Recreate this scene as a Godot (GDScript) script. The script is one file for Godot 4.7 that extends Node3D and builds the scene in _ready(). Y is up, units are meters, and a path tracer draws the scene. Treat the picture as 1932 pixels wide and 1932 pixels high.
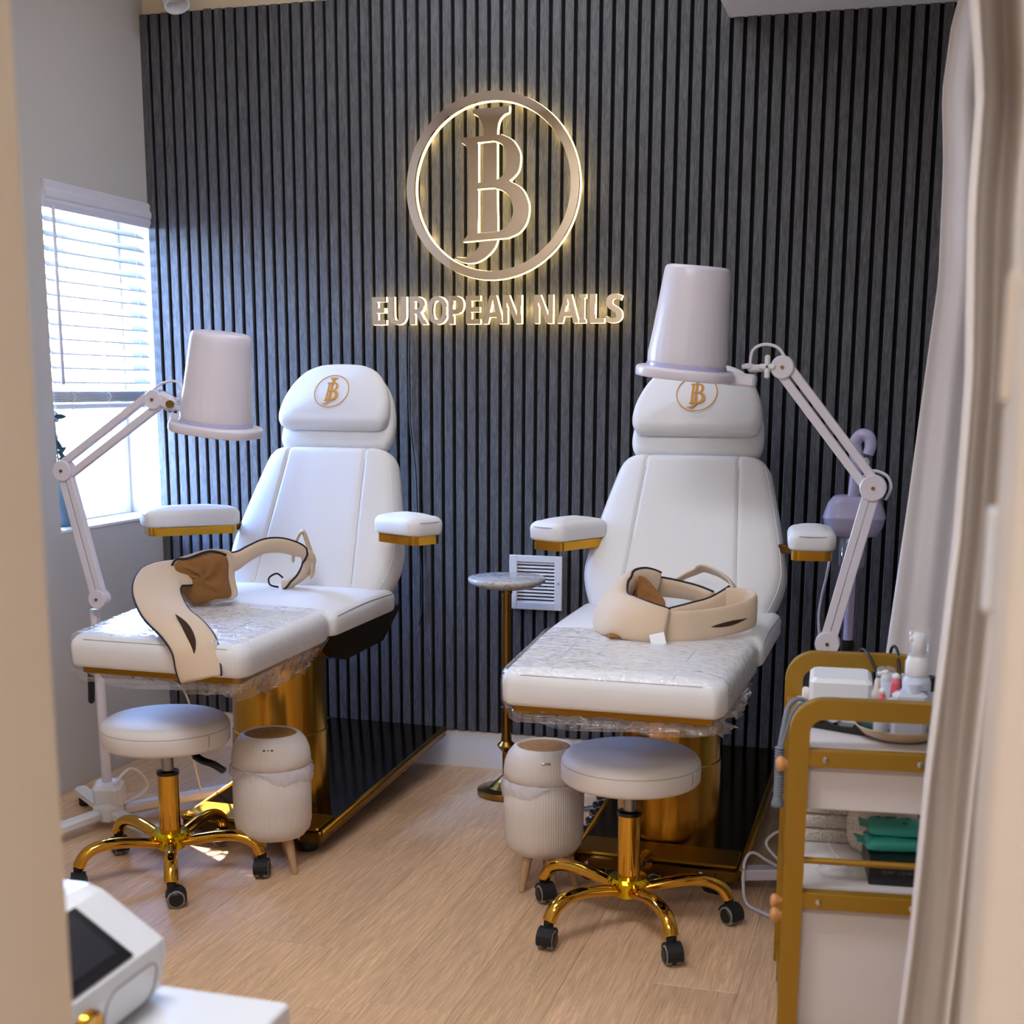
extends Node3D
# Treatment room of a nail and beauty salon. World: slatted wall at z = 0, floor at y = 0, left wall at x = 0, metres.

var M := {}
var rng := RandomNumberGenerator.new()
var names := {}
const UPV := Vector3(0, 1, 0)
const FACE := Basis(Vector3(1, 0, 0), Vector3(0, 0, 1), Vector3(0, 1, 0))

# ---------------------------------------------------------------- naming
func numbered(called: String) -> String:
	if not names.has(called):
		names[called] = 0
		return called
	names[called] += 1
	return "%s_%03d" % [called, names[called]]

func tag(o: Node, label: String, category: String, group := "") -> Node:
	o.set_meta("label", label)
	o.set_meta("category", category)
	if group != "":
		o.set_meta("group", group)
	return o

func thing(called: String, label: String, category: String, at := Vector3.ZERO, turn := 0.0, group := "") -> Node3D:
	var o := Node3D.new()
	o.name = numbered(called)
	add_child(o)
	o.position = at
	o.rotation.y = turn
	tag(o, label, category, group)
	return o

func setting(called: String, label: String) -> Node3D:
	var o := Node3D.new()
	o.name = called
	add_child(o)
	o.set_meta("kind", "structure")
	o.set_meta("label", label)
	return o

func part(st: SurfaceTool, called: String, mat: Material, parent: Node, label := "") -> MeshInstance3D:
	return part_mesh(done(st), called, mat, parent, label)

func part_mesh(m: Mesh, called: String, mat: Material, parent: Node, label := "") -> MeshInstance3D:
	var o := MeshInstance3D.new()
	o.name = called
	o.mesh = m
	o.material_override = mat
	if label != "":
		o.set_meta("label", label)
	parent.add_child(o, true)
	return o

# ---------------------------------------------------------------- mesh tools
func mb() -> SurfaceTool:
	var st := SurfaceTool.new()
	st.begin(Mesh.PRIMITIVE_TRIANGLES)
	return st

func done(st: SurfaceTool) -> ArrayMesh:
	st.generate_normals()
	return st.commit()

func add_tris(st: SurfaceTool, tv: PackedVector3Array, xf := Transform3D.IDENTITY, sg := 0, closed := true) -> void:
	var n := tv.size() / 3
	var flip := false
	if closed:
		var c := Vector3.ZERO
		for p in tv:
			c += p
		c /= maxf(1.0, tv.size())
		var vol := 0.0
		for i in n:
			var a := tv[i * 3] - c
			var b := tv[i * 3 + 1] - c
			var d := tv[i * 3 + 2] - c
			vol += a.dot((d - a).cross(b - a))
		flip = vol < 0.0
	if xf.basis.determinant() < 0.0:
		flip = not flip
	st.set_smooth_group(sg if sg >= 0 else 0xFFFFFFFF)
	for i in n:
		var a := tv[i * 3]
		var b := tv[i * 3 + 1]
		var d := tv[i * 3 + 2]
		if (d - a).cross(b - a).length_squared() < 1e-18:
			continue
		st.add_vertex(xf * a)
		if flip:
			st.add_vertex(xf * d)
			st.add_vertex(xf * b)
		else:
			st.add_vertex(xf * b)
			st.add_vertex(xf * d)

func rings_tris(rings: Array, loop := true, cap := true) -> PackedVector3Array:
	var tv := PackedVector3Array()
	for i in rings.size() - 1:
		var r0: PackedVector3Array = rings[i]
		var r1: PackedVector3Array = rings[i + 1]
		var n := r0.size()
		for j in (n if loop else n - 1):
			var k := (j + 1) % n
			tv.append_array(PackedVector3Array([r0[j], r1[j], r1[k], r0[j], r1[k], r0[k]]))
	if cap and loop:
		for e in 2:
			var r: PackedVector3Array = rings[0] if e == 0 else rings[rings.size() - 1]
			var c := Vector3.ZERO
			for p in r:
				c += p
			c /= r.size()
			for j in r.size():
				var k := (j + 1) % r.size()
				if e == 0:
					tv.append_array(PackedVector3Array([c, r[j], r[k]]))
				else:
					tv.append_array(PackedVector3Array([c, r[k], r[j]]))
	return tv

func X(p: Vector3, yaw := 0.0, pitch := 0.0, roll := 0.0) -> Transform3D:
	return Transform3D(Basis.from_euler(Vector3(pitch, yaw, roll)), p)

func box(st: SurfaceTool, size: Vector3, xf: Transform3D, bev := 0.0) -> void:
	var h := size / 2.0
	var rings := []
	if bev <= 0.0:
		for y in [-h.y, h.y]:
			rings.append(PackedVector3Array([Vector3(-h.x, y, -h.z), Vector3(h.x, y, -h.z), Vector3(h.x, y, h.z), Vector3(-h.x, y, h.z)]))
	else:
		var b := minf(bev, minf(h.x, minf(h.y, h.z)) * 0.9)
		for lv in [[-h.y, b], [-h.y + b, 0.0], [h.y - b, 0.0], [h.y, b]]:
			var x: float = h.x - lv[1]
			var z: float = h.z - lv[1]
			var y: float = lv[0]
			rings.append(PackedVector3Array([Vector3(-x + b, y, -z), Vector3(x - b, y, -z), Vector3(x, y, -z + b), Vector3(x, y, z - b), Vector3(x - b, y, z), Vector3(-x + b, y, z), Vector3(-x, y, z - b), Vector3(-x, y, -z + b)]))
	add_tris(st, rings_tris(rings), xf, -1)

# box between two corners
func bx(st: SurfaceTool, a: Vector3, b: Vector3, bev := 0.0) -> void:
	box(st, (b - a).abs(), Transform3D(Basis.IDENTITY, (a + b) / 2.0), bev)

func lathe(st: SurfaceTool, prof: Array, xf := Transform3D.IDENTITY, segs := 32, sg := 0, cap := true) -> void:
	var rings := []
	for p in prof:
		var r := PackedVector3Array()
		for j in segs:
			var a := TAU * j / segs
			r.append(Vector3(cos(a) * p[0], p[1], sin(a) * p[0]))
		rings.append(r)
	add_tris(st, rings_tris(rings, true, cap), xf, sg)

func cyl(st: SurfaceTool, a: Vector3, b: Vector3, r: float, segs := 20, r2 := -1.0) -> void:
	var ax := b - a
	var L := ax.length()
	if r2 < 0.0:
		r2 = r
	var c := minf(minf(r, r2) * 0.12, L * 0.2)
	lathe_hard(st, [[r - c, 0.0], [r, c], [r2, L - c], [r2 - c, L]], frame(a, ax), segs)

# lathe whose rows keep hard edges between them
func lathe_hard(st: SurfaceTool, prof: Array, xf: Transform3D, segs := 24) -> void:
	var rings := []
	for p in prof:
		var r := PackedVector3Array()
		for j in segs:
			var a := TAU * j / segs
			r.append(Vector3(cos(a) * p[0], p[1], sin(a) * p[0]))
		rings.append(r)
	var all := rings_tris(rings)
	var c := Vector3.ZERO
	for p in all:
		c += p
	c /= all.size()
	var vol := 0.0
	for i in all.size() / 3:
		var a := all[i * 3] - c
		vol += a.dot((all[i * 3 + 2] - c - a).cross(all[i * 3 + 1] - c - a))
	for i in rings.size() - 1:
		var tv := rings_tris([rings[i], rings[i + 1]], true, false)
		if vol < 0.0:
			tv.reverse()
		add_tris(st, tv, xf, i + 1, false)
	if Vector2(prof[0][0] - prof[prof.size() - 1][0], prof[0][1] - prof[prof.size() - 1][1]).length() < 0.0005:
		return
	for e in 2:
		var tv := PackedVector3Array()
		var r: PackedVector3Array = rings[0] if e == 0 else rings[rings.size() - 1]
		var m := Vector3(0, r[0].y, 0)
		for j in segs:
			var k := (j + 1) % segs
			if (e == 0) != (vol < 0.0):
				tv.append_array(PackedVector3Array([m, r[j], r[k]]))
			else:
				tv.append_array(PackedVector3Array([m, r[k], r[j]]))
		add_tris(st, tv, xf, 40 + e, false)

func frame(origin: Vector3, y: Vector3) -> Transform3D:
	y = y.normalized()
	var x := y.cross(Vector3(0, 0, 1))
	if x.length() < 0.05:
		x = y.cross(Vector3(1, 0, 0))
	x = x.normalized()
	return Transform3D(Basis(x, y, x.cross(y)), origin)

func smooth_path(pts: Array, steps := 6) -> PackedVector3Array:
	var out := PackedVector3Array()
	for i in pts.size() - 1:
		var p0: Vector3 = pts[maxi(i - 1, 0)]
		var p1: Vector3 = pts[i]
		var p2: Vector3 = pts[i + 1]
		var p3: Vector3 = pts[mini(i + 2, pts.size() - 1)]
		for k in steps:
			out.append(p1.cubic_interpolate(p2, p0, p3, float(k) / steps))
	out.append(pts[pts.size() - 1])
	return out

func tube(st: SurfaceTool, pts: PackedVector3Array, r: float, segs := 10, r_end := -1.0, flat := 1.0, sg := 0) -> void:
	if r_end < 0.0:
		r_end = r
	var rings := []
	var n := pts.size()
	var side := Vector3.ZERO
	for i in n:
		var t := (pts[mini(i + 1, n - 1)] - pts[maxi(i - 1, 0)]).normalized()
		if side == Vector3.ZERO:
			side = t.cross(UPV)
			if side.length() < 0.1:
				side = t.cross(Vector3(1, 0, 0))
		side = (side - t * side.dot(t)).normalized()
		var up := side.cross(t)
		var rr := lerpf(r, r_end, float(i) / (n - 1))
		var ring := PackedVector3Array()
		for j in segs:
			var a := TAU * j / segs
			ring.append(pts[i] + (side * cos(a) + up * sin(a) * flat) * rr)
		rings.append(ring)
	add_tris(st, rings_tris(rings), Transform3D.IDENTITY, sg)

# flat padded strip: centre line, direction of its width at each point, widths, thickness
func band(st: SurfaceTool, pts: PackedVector3Array, ups: PackedVector3Array, widths: PackedFloat32Array, thick: float, puff := 0.0, sg := 0) -> void:
	var rings := []
	var n := pts.size()
	var seg := 20
	for i in n:
		var t := (pts[mini(i + 1, n - 1)] - pts[maxi(i - 1, 0)]).normalized()
		var u := (ups[i] - t * ups[i].dot(t)).normalized()
		var nn := u.cross(t)
		var ring := PackedVector3Array()
		var end := 1.0
		if i == 0 or i == n - 1:
			end = 0.55
		for j in seg:
			var a := TAU * j / seg
			var cx := signf(cos(a)) * pow(absf(cos(a)), 0.45)
			var cy := signf(sin(a)) * pow(absf(sin(a)), 0.75)
			var th := thick * 0.5 + puff * maxf(0.0, 1.0 - cx * cx)
			ring.append(pts[i] + u * cx * widths[i] * 0.5 * (0.97 if end < 1.0 else 1.0) + nn * cy * th * end)
		rings.append(ring)
	add_tris(st, rings_tris(rings), Transform3D.IDENTITY, sg)

func rrect(hx: float, hz: float, r: float, k := 6) -> PackedVector2Array:
	var o := PackedVector2Array()
	for q in 4:
		var c: Vector2 = Vector2(hx - r, hz - r) * [Vector2(1, 1), Vector2(-1, 1), Vector2(-1, -1), Vector2(1, -1)][q]
		for i in k + 1:
			var a := PI / 2.0 * (q + float(i) / k)
			o.append(c + Vector2(cos(a), sin(a)) * r)
	# long sides get points so that the dome stays even
	var dense := PackedVector2Array()
	for i in o.size():
		var p := o[i]
		var nx := o[(i + 1) % o.size()]
		var steps := maxi(1, int(p.distance_to(nx) / 0.03))
		for s in steps:
			dense.append(p.lerp(nx, float(s) / steps))
	return dense

func ellipse2(rx: float, rz: float, k := 40) -> PackedVector2Array:
	var o := PackedVector2Array()
	for i in k:
		o.append(Vector2(cos(TAU * i / k) * rx, sin(TAU * i / k) * rz))
	return o

func half_size(o: PackedVector2Array) -> Vector2:
	var m := Vector2.ZERO
	for p in o:
		m = m.max(p.abs())
	return m

# upholstered cushion: outline in its x-z plane, side height h, edge radius r, domed top
func pad(st: SurfaceTool, o: PackedVector2Array, h: float, r: float, dome: float, xf: Transform3D, bottom_dome := 0.0, wrinkle := 0.0, sg := 0) -> void:
	var hs := half_size(o)
	var rings := []
	var rows := []
	rows.append([0.5, -bottom_dome])
	rows.append([0.0, -bottom_dome, 0.9])
	for i in 4:
		var a := PI / 2.0 * i / 4.0
		rows.append([r * 0.6 * (1.0 - sin(a)), r * 0.6 * (1.0 - cos(a)), 0.0])
	for i in 6:
		var a := PI / 2.0 * i / 5.0
		rows.append([r * (1.0 - cos(a)), h - r + r * sin(a), 0.0])
	for s in [0.86, 0.7, 0.5, 0.3, 0.12]:
		rows.append([0.0, h + dome * (1.0 - pow(s, 2.2)), s])
	rows.remove_at(0)
	for w in rows:
		var ring := PackedVector3Array()
		var k := 0
		for p in o:
			var q := p
			if w[2] > 0.0:
				q = p * w[2]
				if w[1] <= 0.0:
					q = p * 0.9
				elif w[1] >= h:
					var inset := Vector2(1.0 - r / hs.x, 1.0 - r / hs.y)
					q = p * inset * w[2]
			else:
				q = p * Vector2(1.0 - w[0] / hs.x, 1.0 - w[0] / hs.y)
			var y: float = w[1]
			if wrinkle > 0.0:
				y += wrinkle * sin(k * 0.9 + w[1] * 90.0) * 0.5
			ring.append(Vector3(q.x, y, q.y))
			k += 1
		rings.append(ring)
	add_tris(st, rings_tris(rings), xf, sg)

func extrude(st: SurfaceTool, poly: PackedVector2Array, d: float, xf: Transform3D) -> void:
	var idx := Geometry2D.triangulate_polygon(poly)
	var tv := PackedVector3Array()
	for i in idx.size() / 3:
		var a := poly[idx[i * 3]]
		var b := poly[idx[i * 3 + 1]]
		var c := poly[idx[i * 3 + 2]]
		if (b - a).cross(c - a) < 0.0:
			var s := b
			b = c
			c = s
		tv.append_array(PackedVector3Array([Vector3(a.x, a.y, d), Vector3(c.x, c.y, d), Vector3(b.x, b.y, d), Vector3(a.x, a.y, 0), Vector3(b.x, b.y, 0), Vector3(c.x, c.y, 0)]))
	var ccw := 0.0
	for i in poly.size():
		ccw += poly[i].cross(poly[(i + 1) % poly.size()])
	for i in poly.size():
		var a := poly[i]
		var b := poly[(i + 1) % poly.size()]
		if ccw < 0.0:
			var s := a
			a = b
			b = s
		tv.append_array(PackedVector3Array([Vector3(a.x, a.y, 0), Vector3(b.x, b.y, d), Vector3(b.x, b.y, 0), Vector3(a.x, a.y, 0), Vector3(a.x, a.y, d), Vector3(b.x, b.y, d)]))
	add_tris(st, tv, xf, -1, false)

# cut a hole into an outline by a thin bridge
func with_hole(outer: PackedVector2Array, hole: PackedVector2Array) -> PackedVector2Array:
	var bi := 0
	var bj := 0
	var best := 1e9
	for i in outer.size():
		for j in hole.size():
			var d := outer[i].distance_squared_to(hole[j])
			if d < best:
				best = d
				bi = i
				bj = j
	var s0 := 0.0
	var s1 := 0.0
	for i in outer.size():
		s0 += outer[i].cross(outer[(i + 1) % outer.size()])
	for j in hole.size():
		s1 += hole[j].cross(hole[(j + 1) % hole.size()])
	var out := PackedVector2Array()
	for i in bi + 1:
		out.append(outer[i])
	for j in hole.size() + 1:
		var k := bj + j if s0 * s1 < 0.0 else bj - j
		out.append(hole[posmod(k, hole.size())])
	for i in range(bi, outer.size()):
		out.append(outer[i])
	return out

func curve2(pts: Array, steps := 6) -> PackedVector2Array:
	var out := PackedVector2Array()
	for i in pts.size() - 1:
		var p0: Vector2 = pts[maxi(i - 1, 0)]
		var p1: Vector2 = pts[i]
		var p2: Vector2 = pts[i + 1]
		var p3: Vector2 = pts[mini(i + 2, pts.size() - 1)]
		for k in steps:
			out.append(p1.cubic_interpolate(p2, p0, p3, float(k) / steps))
	out.append(pts[pts.size() - 1])
	return out

# grid surface with thickness from a function of (u, v)
func sheet(st: SurfaceTool, nu: int, nv: int, f: Callable, thick: float, sg := 0) -> void:
	var g := []
	for j in nv + 1:
		var row := PackedVector3Array()
		for i in nu + 1:
			row.append(f.call(float(i) / nu, float(j) / nv))
		g.append(row)
	var back := []
	for j in nv + 1:
		var row := PackedVector3Array()
		for i in nu + 1:
			var du: Vector3 = g[j][mini(i + 1, nu)] - g[j][maxi(i - 1, 0)]
			var dv: Vector3 = g[mini(j + 1, nv)][i] - g[maxi(j - 1, 0)][i]
			row.append(g[j][i] - du.cross(dv).normalized() * thick)
		back.append(row)
	var tv := PackedVector3Array()
	for j in nv:
		for i in nu:
			var a: Vector3 = g[j][i]
			var b: Vector3 = g[j][i + 1]
			var c: Vector3 = g[j + 1][i + 1]
			var d: Vector3 = g[j + 1][i]
			tv.append_array(PackedVector3Array([a, c, b, a, d, c]))
			a = back[j][i]
			b = back[j][i + 1]
			c = back[j + 1][i + 1]
			d = back[j + 1][i]
			tv.append_array(PackedVector3Array([a, b, c, a, c, d]))
	for i in nu:
		for e in [0, nv]:
			var a: Vector3 = g[e][i]
			var b: Vector3 = g[e][i + 1]
			var c: Vector3 = back[e][i + 1]
			var d: Vector3 = back[e][i]
			if e == 0:
				tv.append_array(PackedVector3Array([a, b, c, a, c, d]))
			else:
				tv.append_array(PackedVector3Array([a, c, b, a, d, c]))
	for j in nv:
		for e in [0, nu]:
			var a: Vector3 = g[j][e]
			var b: Vector3 = g[j + 1][e]
			var c: Vector3 = back[j + 1][e]
			var d: Vector3 = back[j][e]
			if e == 0:
				tv.append_array(PackedVector3Array([a, c, b, a, d, c]))
			else:
				tv.append_array(PackedVector3Array([a, b, c, a, c, d]))
	add_tris(st, tv, Transform3D.IDENTITY, sg, false)

# ---------------------------------------------------------------- materials
func mat(c: Color, rough := 0.6, metal := 0.0) -> StandardMaterial3D:
	var m := StandardMaterial3D.new()
	m.albedo_color = c
	m.roughness = rough
	m.metallic = metal
	return m

func noise_tex(freq: float, seed_: int, w := 256, h := 256, lo := 0.0, hi := 1.0, normal := false, strength := 4.0) -> NoiseTexture2D:
	var n := FastNoiseLite.new()
	n.seed = seed_
	n.frequency = freq
	n.fractal_octaves = 4
	var t := NoiseTexture2D.new()
	t.width = w
	t.height = h
	t.seamless = true
	t.noise = n
	if normal:
		t.as_normal_map = true
		t.bump_strength = strength
	elif lo > 0.0 or hi < 1.0:
		var g := Gradient.new()
		g.set_color(0, Color(lo, lo, lo))
		g.set_color(1, Color(hi, hi, hi))
		t.color_ramp = g
	return t

func streak_image(w: int, h: int, seed_: int, base: Color, amp: float, fine: float, along: float, across: float, cath: float) -> Image:
	var n := FastNoiseLite.new()
	n.seed = seed_
	n.frequency = 1.0
	n.fractal_octaves = 3
	var n2 := FastNoiseLite.new()
	n2.seed = seed_ + 7
	n2.frequency = 1.0
	n2.fractal_octaves = 2
	var im := Image.create(w, h, false, Image.FORMAT_RGB8)
	for y in h:
		var ay := cos(TAU * y / h) * along
		var by := sin(TAU * y / h) * along
		for x in w:
			var u := float(x) / w
			var s := n.get_noise_3d(u * across, ay, by)
			var f := n2.get_noise_3d(u * across * 5.0 + 3.7, ay * 3.0, by * 3.0)
			var v := 1.0 + amp * s + fine * f
			if cath > 0.0:
				var wv := n2.get_noise_3d(u * 1.6, ay * 0.5 + 9.0, by * 0.5)
				var ring := sin((wv * 5.0 + u * 1.5) * 14.0)
				v += cath * ring * ring * ring * 0.5
			im.set_pixel(x, y, Color(clampf(base.r * v, 0, 1), clampf(base.g * v, 0, 1), clampf(base.b * v, 0, 1)))
	return im

func make_materials() -> void:
	var weave := noise_tex(0.12, 3, 256, 256, 0, 1, true, 3.0)
	var soft := noise_tex(0.02, 5, 256, 256, 0, 1, true, 5.0)

	M.paint = mat(Color(0.745, 0.725, 0.705), 0.8)
	M.paint_warm = mat(Color(0.86, 0.78, 0.66), 0.7)
	M.paint_hall = mat(Color(0.86, 0.84, 0.82), 0.7)
	M.jamb = mat(Color(0.90, 0.82, 0.71), 0.5)
	M.jamb_white = mat(Color(0.86, 0.80, 0.73), 0.45)
	M.white_gloss = mat(Color(0.88, 0.88, 0.89), 0.22)
	M.ceiling = mat(Color(0.85, 0.84, 0.83), 0.9)
	M.soffit = mat(Color(0.90, 0.90, 0.92), 0.8)

	var sl := mat(Color(1, 1, 1), 0.62)
	sl.albedo_texture = ImageTexture.create_from_image(streak_image(192, 768, 11, Color(0.315, 0.312, 0.326), 0.22, 0.34, 1.6, 26.0, 0.0))
	sl.uv1_triplanar = true
	sl.uv1_world_triplanar = true
	sl.uv1_scale = Vector3(3.1, 0.9, 3.1)
	M.slat = sl
	M.felt = mat(Color(0.035, 0.035, 0.045), 1.0)

	# leather
	var le := mat(Color(0.90, 0.895, 0.90), 0.5)
	le.metallic_specular = 0.38
	le.normal_enabled = true
	le.normal_texture = weave
	le.normal_scale = 0.10
	le.uv1_triplanar = true
	le.uv1_scale = Vector3(9, 9, 9)
	M.leather = le
	M.leather_warm = le.duplicate()
	M.leather_warm.albedo_color = Color(0.89, 0.86, 0.84)
	M.seam = mat(Color(0.60, 0.60, 0.63), 0.8)
	M.seam_warm = mat(Color(0.62, 0.57, 0.54), 0.8)
	M.embroidery = mat(Color(0.78, 0.53, 0.16), 0.5)
	M.embroidery.rim_enabled = true

	# metals
	M.gold = mat(Color(0.80, 0.58, 0.18), 0.16, 1.0)
	var br := mat(Color(0.80, 0.60, 0.22), 0.24, 1.0)
	br.normal_enabled = true
	br.normal_texture = noise_tex(0.03, 21, 512, 64, 0, 1, true, 3.0)
	br.normal_scale = 0.16
	br.uv1_triplanar = true
	br.uv1_scale = Vector3(3.5, 0.12, 3.5)
	M.gold_brushed = br
	M.gold_dark = mat(Color(0.42, 0.31, 0.13), 0.13, 1.0)
	M.gold_satin = mat(Color(0.62, 0.45, 0.14), 0.38, 1.0)
	M.gold_chrome = mat(Color(0.86, 0.66, 0.26), 0.07, 1.0)
	M.gold_hub = mat(Color(0.90, 0.76, 0.10), 0.10, 1.0)
	M.brass = mat(Color(0.60, 0.46, 0.22), 0.25, 1.0)
	M.gold_paint = mat(Color(0.62, 0.46, 0.10), 0.42, 0.35)
	M.chrome = mat(Color(0.78, 0.77, 0.80), 0.10, 1.0)
	M.mirror = mat(Color(0.93, 0.89, 0.86), 0.035, 1.0)
	M.steel = mat(Color(0.62, 0.60, 0.60), 0.22, 1.0)

	M.black = mat(Color(0.045, 0.045, 0.05), 0.42)
	M.black_soft = mat(Color(0.06, 0.055, 0.065), 0.7)
	M.black_gloss = mat(Color(0.03, 0.03, 0.035), 0.15)
	M.rubber_grey = mat(Color(0.50, 0.49, 0.46), 0.6)
	M.cord_grey = mat(Color(0.45, 0.47, 0.52), 0.6)
	M.navy = mat(Color(0.07, 0.07, 0.16), 0.7)

	M.plastic = mat(Color(0.86, 0.84, 0.88), 0.34)
	M.plastic_lilac = mat(Color(0.74, 0.72, 0.86), 0.25)
	M.plastic_white = mat(Color(0.90, 0.90, 0.91), 0.35)
	M.plastic_cream = mat(Color(0.86, 0.82, 0.79), 0.5)
	M.board = mat(Color(0.86, 0.83, 0.82), 0.45)
	M.frost = mat(Color(0.84, 0.86, 0.92), 0.4)
	M.frost.backlight_enabled = true
	M.frost.backlight = Color(0.5, 0.52, 0.58)

	var film := mat(Color(0.97, 0.97, 1.0, 0.05), 0.07)
	film.transparency = BaseMaterial3D.TRANSPARENCY_ALPHA
	film.metallic_specular = 0.6
	film.normal_enabled = true
	film.normal_texture = noise_tex(0.028, 31, 512, 512, 0, 1, true, 9.0)
	film.normal_scale = 0.8
	film.uv1_triplanar = true
	film.uv1_scale = Vector3(1.4, 5.0, 9.0)
	M.film = film
	var clear := mat(Color(0.95, 0.97, 1.0, 0.10), 0.06)
	clear.transparency = BaseMaterial3D.TRANSPARENCY_ALPHA
	M.clear = clear
	var liner := mat(Color(0.93, 0.90, 0.95, 0.38), 0.4)
	liner.transparency = BaseMaterial3D.TRANSPARENCY_ALPHA
	M.liner = liner
	var glass := mat(Color(1, 1, 1, 0.03), 0.02)
	glass.transparency = BaseMaterial3D.TRANSPARENCY_ALPHA
	M.pane = glass

	var blind := mat(Color(0.90, 0.92, 0.95), 0.5)
	blind.backlight_enabled = true
	blind.backlight = Color(0.35, 0.38, 0.42)
	M.blind = blind
	M.valance = mat(Color(0.84, 0.83, 0.88), 0.45)

	var cur := mat(Color(0.88, 0.86, 0.87), 0.85)
	cur.normal_enabled = true
	cur.normal_texture = weave
	cur.normal_scale = 0.25
	cur.uv1_triplanar = true
	cur.uv1_scale = Vector3(14, 14, 14)
	cur.backlight_enabled = true
	cur.backlight = Color(0.22, 0.21, 0.21)
	M.curtain = cur
	M.curtain_warm = cur.duplicate()
	M.curtain_warm.albedo_color = Color(0.88, 0.84, 0.81)

	var cloth := mat(Color(0.83, 0.73, 0.62), 0.9)
	cloth.normal_enabled = true
	cloth.normal_texture = weave
	cloth.normal_scale = 0.35
	cloth.uv1_triplanar = true
	cloth.uv1_scale = Vector3(12, 12, 12)
	cloth.rim_enabled = true
	cloth.rim = 0.25
	M.beige = cloth
	var mesh := mat(Color(0.56, 0.37, 0.17), 0.75)
	mesh.normal_enabled = true
	mesh.normal_texture = noise_tex(0.25, 41, 128, 128, 0, 1, true, 8.0)
	mesh.normal_scale = 0.6
	mesh.uv1_triplanar = true
	mesh.uv1_scale = Vector3(14, 14, 14)
	M.brown_mesh = mesh

	var wd := mat(Color(1, 1, 1), 0.5)
	wd.albedo_texture = ImageTexture.create_from_image(streak_image(128, 256, 51, Color(0.66, 0.49, 0.31), 0.18, 0.14, 1.2, 14.0, 0.0))
	wd.uv1_triplanar = true
	wd.uv1_scale = Vector3(5, 2, 5)
	M.bamboo = wd
	M.beech = mat(Color(0.72, 0.58, 0.43), 0.55)
	M.knob = mat(Color(0.80, 0.56, 0.33), 0.4)
	var marble := mat(Color(1, 1, 1), 0.12)
	var mn := noise_tex(0.012, 61, 256, 256, 0.0, 1.0)
	var gr := Gradient.new()
	gr.offsets = PackedFloat32Array([0.0, 0.42, 0.5, 0.58, 1.0])
	gr.colors = PackedColorArray([Color(0.80, 0.80, 0.82), Color(0.84, 0.83, 0.84), Color(0.62, 0.60, 0.62), Color(0.84, 0.83, 0.84), Color(0.86, 0.85, 0.85)])
	mn.color_ramp = gr
	marble.albedo_texture = mn
	marble.uv1_triplanar = true
	marble.uv1_scale = Vector3(5, 5, 5)
	M.marble = marble
	M.teal = mat(Color(0.25, 0.68, 0.62), 0.35)
	M.teal_print = mat(Color(0.06, 0.42, 0.30), 0.5)
	M.towel = mat(Color(0.86, 0.82, 0.78), 1.0)
	M.towel.normal_enabled = true
	M.towel.normal_texture = noise_tex(0.15, 71, 128, 128, 0, 1, true, 8.0)
	M.towel.uv1_triplanar = true
	M.towel.uv1_scale = Vector3(10, 10, 10)
	M.dish = mat(Color(0.83, 0.72, 0.58), 0.35)
	M.pink = mat(Color(0.88, 0.36, 0.42), 0.4)
	M.screen = mat(Color(0.16, 0.16, 0.19), 0.12)
	M.screen_edge = mat(Color(0.03, 0.03, 0.06), 0.2)
	M.print_grey = mat(Color(0.35, 0.35, 0.38), 0.5)
	M.vase = mat(Color(0.30, 0.40, 0.46), 0.35)
	M.leaf = mat(Color(0.16, 0.24, 0.26), 0.6)
	var glow := mat(Color(1.0, 0.93, 0.74), 0.5)
	glow.emission_enabled = true
	glow.emission = Color(1.0, 0.88, 0.58)
	glow.emission_energy_multiplier = 4.0
	M.glow = glow
	var bulb := mat(Color(1, 0.98, 0.94), 0.5)
	bulb.emission_enabled = true
	bulb.emission = Color(1.0, 0.93, 0.84)
	bulb.emission_energy_multiplier = 3.0
	M.bulb = bulb
	# floor: one plank image, four tones
	M.planks = []
	var pi := ImageTexture.create_from_image(streak_image(320, 1280, 81, Color(0.87, 0.715, 0.565), 0.08, 0.16, 0.55, 13.0, 0.05))
	for tone in [Color(0.985, 0.98, 0.98), Color(0.945, 0.935, 0.93), Color(1.0, 1.0, 1.0), Color(0.965, 0.965, 0.97)]:
		var p := mat(tone, 0.36)
		p.albedo_texture = pi
		p.normal_enabled = false
		M.planks.append(p)

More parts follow.
